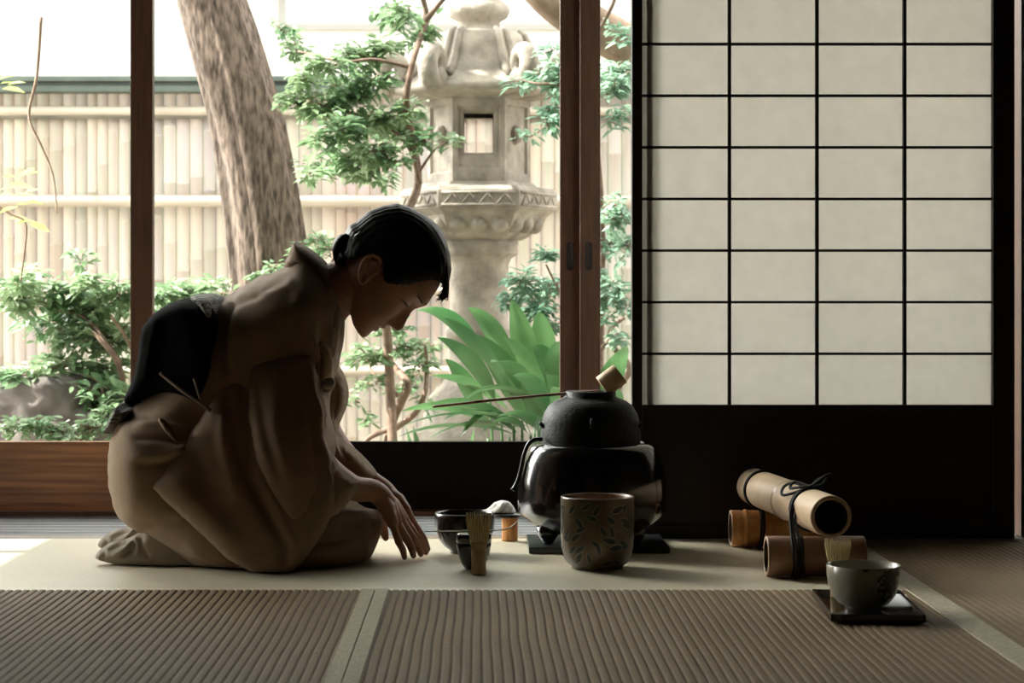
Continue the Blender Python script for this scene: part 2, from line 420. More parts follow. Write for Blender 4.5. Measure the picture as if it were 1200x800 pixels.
mb=MB(); vs=[]; nx=360; ny=48; x0=-1.75; x1=XS2-0.001
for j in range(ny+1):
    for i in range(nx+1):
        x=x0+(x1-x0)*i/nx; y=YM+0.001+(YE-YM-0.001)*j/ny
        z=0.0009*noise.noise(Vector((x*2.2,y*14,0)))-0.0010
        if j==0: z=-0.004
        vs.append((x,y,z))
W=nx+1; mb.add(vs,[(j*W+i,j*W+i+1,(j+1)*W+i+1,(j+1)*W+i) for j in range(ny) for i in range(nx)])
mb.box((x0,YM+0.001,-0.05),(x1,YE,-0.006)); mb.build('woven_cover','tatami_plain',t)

# wooden sill at the mats' edge and the veranda boards outside it
XK=(740-CX)*YS/F
m=MB(); m.box((XK,YE+0.002,-0.05),(2.6,4.865,-0.002),0.002); struct(m.build('trim_10','wood_black'))
m=MB(); m.box((-1.75,YE+0.002,-0.05),(XK,YE+0.03,-0.001),0.002)
m.box((-1.75,YE+0.033,-0.05),(XK,4.865,-0.004),0.002)
struct(m.build('trim_1','wood_sill'))
m=MB(); y=4.87
while y<5.50:
    m.box((-1.75,y,-0.05),(2.6,y+0.060,-0.008 if int(y*1000)%2 else -0.009),0.004); y+=0.064
struct(m.build('trim_2','wood_engawa'))
m=MB(); m.box((-1.75,5.345,-0.02),(2.6,5.36,0.002),0.001); m.box((-1.75,5.44,-0.02),(2.6,5.455,0.002),0.001)
struct(m.build('trim_3','wood_sash'))

# room shell
m=MB(); LY0=4.22; LY1=4.74
m.box((-1.85,-1.6,-0.12),(-1.75,LY0,2.5)); m.box((-1.85,LY1,-0.12),(-1.75,5.5,2.5)); m.box((-1.85,LY0,1.80),(-1.75,LY1,2.5)); m.box((-1.85,LY0,-0.12),(-1.75,LY1,0.0))
struct(m.build('wall_left','wall_sand'))
m2=MB(); m2.box((-2.9,3.2,2.15),(-1.85,5.46,2.22)); struct(m2.build('sun_block_overhang','ceiling_wood'))  # unseen overhang added to limit the sun through the left window
e=emp('window_2',(-1.79,(LY0+LY1)/2,0)); struct(e,'glazed lattice window in the left wall, outside the picture')
m=MB()
for k in range(3):
    y=LY0+(LY1-LY0)*k/2; m.box((-1.805,y-0.025,0.0),(-1.775,y+0.025,1.80))
m.box((-1.805,LY0,0.0),(-1.775,LY1,0.04)); m.box((-1.805,LY0,1.76),(-1.775,LY1,1.80)); m.build('frame','wood_black',e)
m=MB()
for k in range(1,3): m.box((-1.797,LY0+(LY1-LY0)*k/3-0.004,0.04),(-1.785,LY0+(LY1-LY0)*k/3+0.004,1.76))
for k in range(1,4): m.box((-1.796,LY0,0.04+k*0.43),(-1.786,LY1,0.05+k*0.43))
m.build('lattice','wood_black',e)
MB().box((-1.7985,LY0,0.04),(-1.7955,LY1,1.76)).build('pane','window_glass',e)
struct(MB().box((2.6,-1.6,-0.12),(2.7,5.5,2.5)).build('wall_right','wall_sand'))
struct(MB().box((-1.85,-1.7,-0.12),(2.7,-1.6,2.5)).build('wall_rear','wall_sand'))
m=MB(); m.box((-1.85,-1.7,2.45),(2.7,5.6,2.55))
for k in range(12): m.box((-1.75,-1.3+k*0.5,2.42),(2.6,-1.27+k*0.5,2.45))
struct(m.build('ceiling','ceiling_wood'))
m=MB(); m.box((-1.75,YS-0.05,1.86),(2.6,YS+0.05,2.45)); struct(m.build('wall_front','wall_sand'))
struct(MB().box((-1.75,YS-0.06,1.78),(2.6,YS+0.06,1.86),0.004).build('trim_4','wood_black'))
struct(MB().box((-1.75,YG-0.06,2.20),(2.6,YG+0.06,2.45)).build('wall_back','wall_sand'))
# wall right of the screens
struct(MB().box((1.62,YS-0.035,-0.05),(2.6,YS+0.05,1.78)).build('wall_side','wall_sand'))
# unseen eave outside, added to keep the sun out of the room
m=MB(); m.add([(-4.5,5.46,2.62),(4.0,5.46,2.62),(4.0,6.0,2.45),(-4.5,6.0,2.45),(-4.5,5.46,2.70),(4.0,5.46,2.70),(4.0,6.0,2.53),(-4.5,6.0,2.53)],
 [(0,1,2,3),(7,6,5,4),(0,4,5,1),(1,5,6,2),(2,6,7,3),(3,7,4,0)],False)
struct(m.build('sun_block_eave','ceiling_wood'))

# ---------------- glass doors (sliding)
def glass_door(i,xl,xr,y,rail,sw,pulls,muntin=()):
    e=emp('door_%d'%i,((xl+xr)/2,y,0.0)); struct(e,'glazed sliding door with brown wooden frame')
    zb=H-(517-HY)*y/F
    d=0.017
    MB().box((xl,y-d,0.004),(xl+sw,y+d,2.20),0.0015).build('stile','wood_sash',e)
    MB().box((xr-sw,y-d,0.004),(xr,y+d,2.20),0.0015).build('stile','wood_sash',e)
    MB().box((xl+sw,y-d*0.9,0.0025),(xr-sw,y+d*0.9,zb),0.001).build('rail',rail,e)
    MB().box((xl+sw,y-d*0.9,2.14),(xr-sw,y+d*0.9,2.20),0.001).build('rail','wood_sash',e)
    MB().box((xl+sw,y-0.002,zb),(xr-sw,y+0.002,2.14)).build('pane','window_glass',e)
    for px in pulls:
        c=P(px,300,y-d)
        m=MB(); 
        pr=[]
        for a in range(24):
            th=2*PI*a/24; sx=math.cos(th)*0.0085; sz=math.sin(th)*0.0085+(0.027 if math.sin(th)>0 else -0.027)
            pr.append((sx,sz))
        n=24; vs=[(c.x+p[0]*1.15,y-d-0.0012,c.z+p[1]*1.06) for p in pr]+[(c.x+p[0]*0.8,y-d-0.0016,c.z+p[1]*0.94) for p in pr]+[(c.x+p[0]*0.75,y-d-0.0004,c.z+p[1]*0.92) for p in pr]
        m.add(vs,[(k,(k+1)%n,n+(k+1)%n,n+k) for k in range(n)]+[(n+k,n+(k+1)%n,2*n+(k+1)%n,2*n+k) for k in range(n)]+[tuple(2*n+k for k in range(n))])
        m.build('finger_pull','wood_black',e)
    return e
def xat(px,y): return (px-CX)*y/F
yA=5.385; yB=5.425
glass_door(1,xat(154,yA)+0.059-1.05,xat(180,yA),yA,'wood_rail',0.0585,())
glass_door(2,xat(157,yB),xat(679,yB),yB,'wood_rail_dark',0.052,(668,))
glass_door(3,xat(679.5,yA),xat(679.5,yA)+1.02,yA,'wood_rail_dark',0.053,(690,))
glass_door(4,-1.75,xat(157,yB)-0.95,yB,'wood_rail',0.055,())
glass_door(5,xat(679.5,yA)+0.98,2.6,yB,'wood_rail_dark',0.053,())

# ---------------- paper screens
def shoji(i,xl,xr,y,cols,sl,sr):
    e=emp('window_%d'%i,((xl+xr)/2,y,0)); struct(e,'paper screen with black lattice and dark wooden skirting panel')
    zb=H-(474-HY)*y/F; pit=60.4*y/F
    MB().box((xl,y-0.016,-0.0018),(xl+sl,y+0.016,1.78),0.0015).build('stile','wood_black',e)
    MB().box((xr-sr,y-0.016,-0.0018),(xr,y+0.016,1.78),0.0015).build('stile','wood_black',e)
    MB().box((xl+sl,y-0.015,-0.0018),(xr-sr,y+0.015,0.030),0.001).build('rail','wood_black',e)
    MB().box((xl+sl,y-0.015,zb-0.028),(xr-sr,y+0.015,zb),0.001).build('rail','wood_black',e)
    MB().box((xl+sl,y-0.015,1.74),(xr-sr,y+0.015,1.78),0.001).build('rail','wood_black',e)
    MB().box((xl+sl,y-0.004,0.030),(xr-sr,y+0.004,zb-0.028)).build('skirting_panel','wood_black',e)
    a=xl+sl; b=xr-sr; m=MB()
    for k in range(1,cols):
        x=a+(b-a)*k/cols; m.box((x-0.0037,y-0.010,zb),(x+0.0037,y+0.004,1.74))
    z=zb+pit-0.0015
    while z<1.74: m.box((a,y-0.008,z-0.0030),(b,y+0.004,z+0.0030)); z+=pit
    m.build('lattice','wood_black',e)
    MB().box((a,y+0.0045,zb-0.004),(b,y+0.0052,1.74)).build('paper','shoji_paper',e)
    return e
yS=4.80
xl=xat(740,yS); xr=xat(1187,yS)
shoji(1,xl,xr,yS,4,xat(752,yS)-xl,xr-xat(1162,yS))
# second screen slid behind the first: its edge shows through the paper
yS2=4.842
# slim upright behind the paper
MB().box((xat(757,4.81),4.8062,0.0),(xat(765,4.81),4.8190,1.78),0.001).build('trim_5','wood_black')
struct(bpy.data.objects['trim_5'])
# post right of the screen
struct(MB().box((xat(1189,4.86),4.80,0.0),(xat(1196,4.86),4.90,1.78),0.002).build('trim_6','wood_post'))
struct(MB().box((xat(1199.5,4.80)+0.0,4.78,-0.05),(1.32,4.86,1.78),0.002).build('trim_7','wood_black'))
struct(MB().box((xl,YS-0.055,-0.05),(xat(1199,4.8),YE+0.0015,-0.0015)).build('trim_8','wood_black') if False else MB().box((2.56,-1.5,-0.05),(2.6,4.7,0.05)).build('baseboard_right','wood_black'))

# ================================================================== GARDEN
GZ=-0.42
m=MB(); vs=[]; nx=60; ny=40
for j in range(ny+1):
    for i in range(nx+1):
        x=-9+18*i/nx; y=5.46+14*j/ny
        vs.append((x,y,GZ+0.05*noise.noise(Vector((x*1.3,y*1.3,0)))+0.02*noise.noise(Vector((x*5,y*5,4)))))
W=nx+1; m.add(vs,[(j*W+i,j*W+i+1,(j+1)*W+i+1,(j+1)*W+i) for j in range(ny) for i in range(nx)])
struct(m.build('ground','earth'))
struct(MB().box((-4.5,5.46,-0.6),(4,5.50,-0.1)).build('trim_9','wood_engawa'))

# fence
YF=9.0
def zf(py,Y=YF): return H-(py-HY)*Y/F
t=thing('bamboo_fence','tall pale bamboo board fence with rails and a dark coping, behind the whole garden','fence',(0,YF,GZ))
def fence_panel(x0,x1,nm):
    m=MB(); cols=[]; x=x0; rnd=random.Random(int(x0*10)+50)
    ztop=zf(110)
    while x<x1:
        w=rnd.uniform(0.040,0.062); cb=rnd.uniform(0.78,1.08); tint=rnd.random()
        c=(0.64*cb+0.03*tint,0.58*cb,0.50*cb-0.01*tint)  # slats paled so their colour carries the washed-out garden glare
        zz=GZ-0.05+rnd.uniform(0,0.4); zs=[GZ-0.1]
        while zz<ztop-0.05:
            zs.append(zz); zz+=rnd.uniform(0.22,0.42)
        zs.append(ztop)
        rows=[]
        for i,z in enumerate(zs):
            if 0<i<len(zs)-1: rows += [(z-0.008,1,0.0),(z-0.003,1,-0.004),(z+0.003,1,-0.004),(z+0.007,1,0.002)]
            else: rows.append((z,1,0.0))
        n=5; vs=[]
        for (z,s,dy) in rows:
            for k in range(n):
                a=-1+2*k/(n-1); vs.append((x+w/2+a*w/2*0.97,YF+dy-0.012*(1-a*a),z))
        m.add(vs,[(r*n+k,r*n+k+1,(r+1)*n+k+1,(r+1)*n+k) for r in range(len(rows)-1) for k in range(n-1)]); cols+= [c]*len(vs)
        x+=w
    nb=len(m.v); m.box((x0,YF+0.004,GZ-0.1),(x1,YF+0.03,ztop)); cols+=[(0.22,0.21,0.18)]*(len(m.v)-nb)
    o=m.build(nm,'fence_bamboo',t)
    ca=o.data.color_attributes.new('slat','FLOAT_COLOR','POINT')
    ca.data.foreach_set('color',[q for c in cols for q in (*c,1)])
for k in range(6): fence_panel(-6.6+k*2.2,-6.6+(k+1)*2.2,'slat_panel')
def rail(py,r,mt,x0=-6.6,x1=6.6,segs=4,yo=-0.05):
    for k in range(segs):
        a=x0+(x1-x0)*k/segs; b=x0+(x1-x0)*(k+1)/segs-0.02
        m=MB(); pts=[(a+(b-a)*i/24,YF+yo,zf(py)) for i in range(25)]
        m.tube(pts,[r*(1.08 if i%6==3 else 1.0) for i in range(25)],14); m.build('rail',mt,t)
rail(236,0.026,'bamboo_rail',-6.6-0.35,6.6)
rail(131,0.020,'bamboo_rail',-6.6,6.6,4,-0.04)
rail(137.5,0.010,'bamboo_dark_rail',-6.6,6.6,4,-0.035)
rail(341,0.016,'bamboo_rail',-6.6,6.6)
rail(434,0.020,'bamboo_rail',-6.6,6.6)
m=MB(); m.box((-6.7,YF-0.09,zf(110)),(6.7,YF+0.11,zf(102.5)),0.004); m.box((-6.7,YF-0.07,zf(102)),(6.7,YF+0.09,zf(98.5))); m.box((-6.7,YF-0.10,zf(98)),(6.7,YF+0.12,zf(91.5)),0.004)
m.build('coping','fence_cap',t)
for x in (-5.2,-3.35,2.1,4.4):
    MB().tube([(x,YF-0.03,GZ-0.1),(x,YF-0.03,zf(104))],0.03,12).build('post','bamboo_rail',t)

# neighbouring house beyond the fence
YB=12.5
t=thing('house','white plastered neighbouring house with a grey window frame, beyond the fence','house',(0,YB,GZ))
MB().box((-9.5,YB,GZ),(8.5,YB+4,2.75)).build('wall','plaster_white',t)
wv=MB(); 
xA=xat(331,YB); zA=H-(29-HY)*YB/F; zT=zA+0.62
wv.box((xA-0.02,YB-0.05,zA-0.02),(xA+0.02,YB,zT)); wv.box((xA+0.05,YB-0.05,zA-0.035),(xA+1.9,YB,zA+0.0)); wv.box((xA+1.88,YB-0.05,zA),(xA+1.92,YB,zT)); wv.box((xA,YB-0.05,zT),(xA+1.92,YB,zT+0.04))
wf=wv.build('window_frame','frame_grey',t)
MB().box((xA+0.02,YB-0.02,zA),(xA+1.88,YB-0.01,zT)).build('pane','paper_white',wf)
m=MB(); m.add([(-10,YB-0.5,2.75),(9,YB-0.5,2.75),(9,YB+2,3.3),(-10,YB+2,3.3),(-10,YB+4.5,2.75),(9,YB+4.5,2.75),(-10,YB-0.5,2.65),(9,YB-0.5,2.65)],[(0,1,2,3),(3,2,5,4),(0,6,7,1),(6,4,5,7)],False)
m.build('roof','roof_tile',t)

# big tree
def trunkmesh(path,rad,n=40,amp=0.012,seg=6,seed=0,freq=(9,2.5)):
    pts=spl([tuple(p)+(r,) for p,r in zip(path,rad)],seg)
    vs=[]; k=len(pts)
    for i,q in enumerate(pts):
        p=Vector(q[:3]); a=Vector(pts[max(i-1,0)][:3]); b=Vector(pts[min(i+1,k-1)][:3]); tt=(b-a).normalized()
        u=(Vector((1,0,0))-tt*tt.x).normalized(); w=tt.cross(u)
        for j in range(n):
            th=2*PI*j/n
            d=noise.noise(Vector((math.cos(th)*freq[0]*0.5+seed,math.sin(th)*freq[0]*0.5,p.length*freq[1])))+0.6*noise.noise(Vector((math.cos(th)*14+seed,math.sin(th)*14,p.length*9)))
            r=q[3]+amp*d
            vs.append(p+u*math.cos(th)*r+w*math.sin(th)*r)
    fs=[(i*n+j,i*n+(j+1)%n,(i+1)*n+(j+1)%n,(i+1)*n+j) for i in range(k-1) for j in range(n)]+[tuple(range(n-1,-1,-1)),tuple((k-1)*n+j for j in range(n))]
    return vs,fs
YT=7.3
def rp(p,Y): return p*Y/F
t=thing('tree','thick leaning tree trunk with furrowed bark left of the stone lantern','tree',P(318,500,YT))
c=[(352,640),(338,500),(318,330),(308,250),(290,150),(268,70),(247,0),(222,-90),(190,-220)]
r=[58,50,46,44,42,40,38,36,33]
path=[P(a,b_,YT) for a,b_ in c]; path[0].z=GZ-0.05
v,f=trunkmesh(path,[rp(q,YT) for q in r],72,0.016,14)
MB().add(v,f).build('trunk','bark',t)
crown=t

# leaves
def leafpts(m,c,s,rnd,droop=0.3,asp=0.42,dirv=None):
    d=Vector((rnd.uniform(-1,1),rnd.uniform(-1,1),rnd.uniform(-0.5,0.5))) if dirv is None else dirv
    d.normalize(); up=Vector((rnd.uniform(-.6,.6),rnd.uniform(-.9,.3),1)); w=d.cross(up)
    if w.length<1e-3: w=Vector((1,0,0))
    w.normalize(); nn=w.cross(d); L=s*rnd.uniform(0.7,1.25); B=L*asp*0.5
    q=[c, c+d*L*0.3+w*B*0.8+nn*B*0.35, c+d*L*0.62+w*B*0.85+nn*B*0.3-Vector((0,0,droop*L*.15)), c+d*L-Vector((0,0,droop*L*.4)),
       c+d*L*0.62-w*B*0.85+nn*B*0.3-Vector((0,0,droop*L*.15)), c+d*L*0.3-w*B*0.8+nn*B*0.35, c+d*L*0.33, c+d*L*0.64-Vector((0,0,droop*L*.15))]
    m.add(q,[(0,1,6),(1,2,7,6),(2,3,7),(0,6,5),(6,7,4,5),(7,3,4)])
def plant(name,label,cat,clusters,Y,stems,leaf_s,mt='leaf',seed=1,dy=0.25,base=None,bark='bark_twig',grp=None,dens=1.0,twig=0.004):
    """clusters: (px,py,rx,ry,count); stems: list of (polyline px, radius px)"""
    rnd=random.Random(seed); leaf_s*=0.78; dens*=1.55
    b=base if base is not None else G(*stems[0][0][0],0)
    t=thing(name,label,cat,b,grp)
    fm=MB(); bm_=MB()
    for (px,py,rx,ry,cn) in clusters:
        n=int(cn*dens); nt_=max(2,n//9); cY=Y+rnd.uniform(-dy,dy)*0.5
        c0=P(px,py,cY)
        for k in range(nt_):
            while True:
                a,b2,c3=rnd.uniform(-1,1),rnd.uniform(-1,1),rnd.uniform(-1,1)
                if a*a+b2*b2+c3*c3<1: break
            e=c0+Vector((a*rx*Y/F,b2*max(rx,ry)*0.9*Y/F,c3*ry*Y/F))
            st=c0+(e-c0)*0.15+Vector((0,0,-0.1*ry*Y/F))
            mid=(st+e)/2+Vector((rnd.uniform(-1,1),rnd.uniform(-1,1),rnd.uniform(-.2,1)))*0.012
            bm_.tube([st,mid,e],[twig*0.6,twig*0.45,twig*0.25],4,False)
            dd=(e-st).normalized()
            for q in range(n//nt_):
                f_=rnd.uniform(0.25,1.05); pp=st.lerp(e,f_)+Vector((rnd.uniform(-1,1),rnd.uniform(-1,1),rnd.uniform(-1,1)))*leaf_s*0.45
                sd=dd.cross(Vector((rnd.uniform(-.4,.4),rnd.uniform(-.4,.4),1))).normalized()*(1 if q%2 else -1)
                leafpts(fm,pp,leaf_s,rnd,dirv=(dd*rnd.uniform(0.2,0.9)+sd+Vector((rnd.uniform(-.3,.3),rnd.uniform(-.3,.3),rnd.uniform(-.5,.2)))))
    for i,(pl,rr) in enumerate(stems):
        k=len(pl); pts=[]
        for j,(a,b2) in enumerate(pl): pts.append(tuple(P(a,b2,Y+(0.06*math.sin(j*1.7+i*2.1) if j>0 else 0)))+(rr*Y/F*(1-0.55*j/(k-1)),))
        sp=spl(pts,6); q=MB(); q.tube([s[:3] for s in sp],[s[3] for s in sp],10)
        q.build('branch' if i>0 else 'trunk',bark,t)
    fm.build('foliage',mt,t)['kind']='stuff'
    bm_.build('twigs',bark,t)['kind']='stuff'
    return t

# azalea-like bush left of the post
plant('garden_shrub','leafy green shrub at the far left, in front of the fence above the rock','shrub',
 [(30,350,40,22,170),(75,340,30,22,150),(110,360,45,30,240),(140,345,30,26,130),(60,375,50,20,160),(20,330,30,20,90),(95,395,40,22,170),(140,392,32,24,150),(105,330,20,14,60),(128,430,34,22,130),(70,430,45,18,130),(20,440,40,14,110),(120,460,40,22,130),(150,470,30,30,110),(95,305,14,12,22),(45,322,14,22,30)],
 6.7,[([(150,540),(146,480),(140,430),(120,400),(104,385)],5),([(146,480),(120,450),(98,438)],3),([(140,425),(122,398),(100,372),(60,360),(20,345)],3.5),([(160,520),(172,450),(150,400),(130,370)],3.5),([(150,500),(130,470),(105,450)],3)],0.062,'leaf',11)
plant('garden_shrub','low leafy shrub between the wooden post and the leaning trunk, behind the obi','shrub',
 [(200,345,28,16,130),(235,345,26,16,110),(262,350,18,12,60),(215,372,30,14,90),(190,366,20,20,60),(250,332,10,10,20)],
 6.9,[([(225,560),(222,450),(215,390),(220,350)],4),([(222,440),(200,380),(190,352)],2.5),([(220,400),(245,360),(262,342)],2)],0.058,'leaf',12)
plant('garden_shrub','low shrub peeping out right of the trunk above the woman collar','shrub',
 [(372,285,16,10,50),(390,292,16,8,40),(350,300,14,8,30),(365,300,20,10,36),(324,312,16,6,24),(300,322,14,6,20)],
 7.0,[([(372,560),(374,400),(370,320),(376,290)],3),([(370,340),(390,305),(396,292)],2)],0.05,'leaf',13)
plant('garden_shrub','thin green twiggy shrub below the woman face, behind her hands','shrub',
 [(430,415,26,14,90),(465,408,26,14,90),(500,405,18,12,50),(440,450,24,10,40),(470,455,22,12,46),(492,430,20,14,50),(420,470,14,8,16),(428,495,18,8,16),(500,470,18,10,22),(455,388,24,10,60)],
 6.9,[([(455,560),(458,500),(470,470),(478,450),(462,430),(450,415)],7),([(458,505),(486,485),(498,460),(500,430),(498,405)],4),([(470,466),(440,440),(428,420)],2.5),([(462,500),(430,515),(424,540)],4)],0.052,'leaf',14)
rnd=random.Random(77); m=MB()  # unseen crown foliage, spread over the garden for dappled shade
for k in range(46):
    cc=Vector((rnd.uniform(-5.2,1.6),rnd.uniform(6.1,8.9),rnd.uniform(2.9,4.4)))
    for q in range(75):
        leafpts(m,cc+Vector((rnd.gauss(0,.30),rnd.gauss(0,.30),rnd.gauss(0,.16))),0.11,rnd)
o=m.build('foliage','leaf',crown); o['kind']='stuff'
for q in ((-2.6,7.6,3.4),(-0.6,7.9,3.5),(-3.8,7.0,3.6),(0.4,7.0,3.4),(-1.8,6.6,3.5)):
    m=MB(); b0=path[-1]; sp=spl([tuple(b0)+(.06,),tuple(b0.lerp(Vector(q),.5)+Vector((0,0,.35)))+(.04,),q+(.015,)],6); m.tube([a[:3] for a in sp],[a[3] for a in sp],10); m.build('branch','bark',crown)
# camellia branch in front of lantern
plant('small_tree','slender forked tree with drooping leafy boughs between trunk and stone lantern','tree',
 [(345,60,18,20,60),(330,35,12,14,26),(360,90,22,14,60),(385,75,30,12,110),(420,65,30,14,130),(450,55,26,14,90),(345,120,20,16,80),(375,125,30,16,130),(410,115,34,16,170),(440,95,28,16,120),(400,150,34,18,160),(435,140,36,18,180),(470,150,30,18,110),(380,195,30,12,110),(410,185,34,18,170),(440,175,30,16,120),(375,165,18,10,40),(365,205,12,8,24),(425,205,20,8,50),(480,130,24,14,70),(500,165,22,12,60),(525,166,12,5,22),(465,20,16,20,60),(450,10,14,12,40),(490,45,18,16,60),(500,30,16,14,40),(480,15,18,10,40),(395,100,18,10,40),(460,190,22,10,50),(448,205,16,10,30)],
 6.75,[([(462,560),(456,430),(452,330),(472,262),(490,215),(484,165),(476,120),(484,72),(499,22),(494,-10),(490,-60)],6),([(499,24),(512,8),(528,-10)],4),([(492,215),(478,170),(440,140),(400,130),(360,118)],3),([(484,165),(450,185),(410,195),(372,205)],2.5),([(484,80),(440,70),(400,72),(350,60)],2.5),([(492,200),(510,175),(530,164)],1.8)],0.058,'leaf',15,0.5)
plant('small_tree','leafy boughs right of the stone lantern roof, seen on both sides of the door stiles','tree',
 [(650,75,14,10,40),(640,92,22,10,60),(655,100,16,14,70),(650,125,16,12,60),(640,145,14,8,36),(622,160,12,5,20),(690,90,24,16,60),(725,85,22,12,80),(722,100,20,10,60),(715,110,14,12,30),(735,45,14,10,30),(722,30,12,6,16),(610,95,20,6,30),(730,130,12,20,24),(715,140,14,16,20),(645,60,12,8,20)],
 6.6,[([(700,560),(706,300),(700,180),(690,120),(680,80),(700,40),(720,0),(726,-40)],4),([(690,120),(660,100),(630,98),(606,92)],2),([(694,150),(660,140),(622,160)],2),([(690,100),(715,95),(738,84)],2)],0.055,'leaf_cool',16)
plant('garden_shrub','glossy shrub right of the lantern shaft and behind the paired door stiles','shrub',
 [(640,300,18,10,60),(615,330,28,14,110),(645,335,26,18,130),(600,350,22,10,60),(630,360,30,14,110),(720,255,18,20,110),(735,290,12,20,70),(715,285,18,14,60),(720,335,20,18,90),(735,360,10,14,40),(712,350,14,20,50),(690,320,26,20,90),(650,380,30,14,60),(722,240,14,8,40),(708,372,10,10,24),(726,395,12,16,36)],
 6.55,[([(706,540),(722,460),(738,432),(718,405),(716,385),(732,372)],5),([(700,414),(712,400),(716,388)],3),([(720,460),(690,400),(660,350),(640,310)],2.5),([(690,400),(640,380),(600,352)],2)],0.046,'leaf_cool',17)
plant('creeping_plant','low leafy ground plants under the rock at the lower left','plant',
 [(20,500,30,10,90),(60,505,30,10,90),(110,500,25,12,80),(45,490,20,8,40),(85,512,30,8,60),(120,485,16,10,40),(140,505,16,14,60)],
 6.1,[([(60,560),(60,520),(58,506)],1.5),([(60,540),(90,520),(110,502)],1.2)],0.04,'leaf',18,0.1)
# overhanging sprays at the far left, near the glass
def spray(name,label,lst,stem,Y,mt,seed,s=0.07):
    t=thing(name,label,'branch',P(*stem[0],Y)); rnd=random.Random(seed)
    pts=spl([tuple(P(a,b2,Y)) for a,b2 in stem],6); MB().tube(pts,[0.006-0.004*i/len(pts) for i in range(len(pts))],8).build('stem','bark_pale',t)
    m=MB()
    for (px,py,ang) in lst:
        leafpts(m,P(px,py,Y+rnd.uniform(-.06,.06)),s,rnd,0.2,0.42,Vector((math.cos(ang),rnd.uniform(-.3,.3),math.sin(ang))))
    m.build('foliage',mt,t)['kind']='stuff'
spray('hanging_branch','long pale hanging twig with a few bright leaves at the upper left edge',
 [(0,98,0.1),(2,104,-0.1),(8,100,0.2),(-2,94,0.3),(2,208,0.1),(18,208,0.3),(26,206,0.6),(10,216,-.1),(0,228,0),(12,230,0.1),(28,226,.3),(4,238,0.4),(18,240,0.1),(30,236,-.1),(0,222,.2)],
 [(48,20),(43,90),(34,135),(48,170),(62,205),(67,250)],6.3,'leaf_yellow',31)
spray('hanging_branch','short leafy twig at the left edge with two bare tips, above the shrub',
 [(20,262,0.2),(30,258,-0.2),(10,256,0),(0,250,.4),(34,262,-.3)],
 [(-12,235),(12,250),(30,262),(28,300),(24,330)],6.4,'leaf_yellow',32,0.06)

# slanting bare bough at upper right of lantern
t=thing('tree','smooth pale slanting tree bough at the top, passing behind the paired door stiles','tree',P(900,520,7.0))
path=[P(596,-60,7.0),P(640,-6,7.0),P(690,28,7.0),P(745,58,7.0),P(820,100,7.0),P(870,200,7.0),P(880,400,7.0),P(884,560,7.0)]; path[-1].z=GZ-0.05
v,f=trunkmesh(path,[rp(q,7.0) for q in (18,21,24,25,28,32,36,42)],32,0.008,8,5)
MB().add(v,f).build('trunk','bark_pale',t)

# aspidistra clump: broad blades
def blade(m,base,tip,w,arch,nseg=12,twist=0.0,fold=0.25):
    b=Vector(base); t_=Vector(tip); mid=(b+t_)/2+Vector((0,0,arch)); vs=[]
    sd=(t_-b).cross(Vector((0,0.25,1))); sd=Vector((0,1,0)) if sd.length<1e-3 else sd.normalized()
    for i in range(nseg+1):
        s=i/nseg; p=b*(1-s)**2+mid*2*s*(1-s)+t_*s*s
        ww=w*(math.sin(PI*min(1,max(0,(s-0.12)/0.88))**0.75)**0.8*0.98+0.03 if s<0.999 else 0.0)
        tg=((mid-b)*(1-s)+(t_-mid)*s).normalized(); nn=tg.cross(sd).normalized()
        a=twist*s; u=(sd*math.cos(a)+nn*math.sin(a)); n2=tg.cross(u)
        for k in (-1,-0.5,0,0.5,1): vs.append(p+u*ww*k-n2*abs(k)*ww*fold)
    m.add(vs,[(i*5+k,i*5+k+1,(i+1)*5+k+1,(i+1)*5+k) for i in range(nseg) for k in range(4)])
t=thing('aspidistra_clump','clump of broad arching green blades in front of the stone lantern, behind the kettle','plant',Vector((0.10,6.3,GZ)))
rnd=random.Random(5)
bl=[((560,430),(486,365),6.30,12),((600,470),(548,360),6.35,15),((575,470),(512,395),6.2,16),((600,480),(520,372),6.1,12),((610,500),(560,392),6.25,17),((615,500),(600,350),6.4,15),((630,500),(632,365),6.3,14),
((640,500),(652,400),6.2,12),((600,500),(466,512),6.1,13),((590,490),(505,440),6.3,12),((620,505),(470,500),6.0,10),((600,505),(540,512),5.95,12),((640,510),(560,455),6.05,15),((650,505),(700,420),6.3,13),((620,500),(575,425),6.1,13),
((640,505),(690,470),6.1,12),((650,510),(640,440),6.0,12),((600,510),(500,475),6.15,12),((620,510),(610,440),6.05,13),((660,510),(730,500),6.1,12),((560,500),(522,420),6.3,12),((655,500),(668,380),6.4,13),((690,505),(735,405),6.4,14),((700,505),(722,455),6.2,12),((585,515),(470,482),6.2,10),((640,515),(580,490),5.9,11),((590,500),(500,515),6.0,10),((600,500),(520,492),6.05,11),((630,500),(545,468),6.1,12),((640,500),(600,440),5.95,11),((610,510),(560,512),5.9,10),((645,510),(655,455),5.9,10),((620,480),(545,425),6.25,12),((640,480),(590,395),6.25,11),((650,490),(625,405),6.15,11)]
for (b0,tp,Y,w) in bl:
    m=MB(); bs=P(b0[0]+12,b0[1]+rnd.uniform(-6,14),Y+rnd.uniform(-.05,.05)); rt0=Vector((bs.x*0.6+0.05,bs.y*0.6+6.25*0.4,GZ-0.02)); m.tube(spl([tuple(rt0),tuple(rt0.lerp(bs,0.5)+Vector((0,0,.04))),tuple(bs)],4),0.004,6)
    tpv=P(tp[0],tp[1],Y-rnd.uniform(0.0,0.22)); arch=rnd.uniform(0.05,0.13)
    blade(m,bs,tpv,w*1.15*Y/F,arch,14,rnd.uniform(-.5,.5)); m.build('blade','blade',t)
t=thing('aspidistra_clump','pale-lit thin blades low beside the shrub, left of the broad-bladed clump','plant',Vector((-0.2,6.5,GZ)))
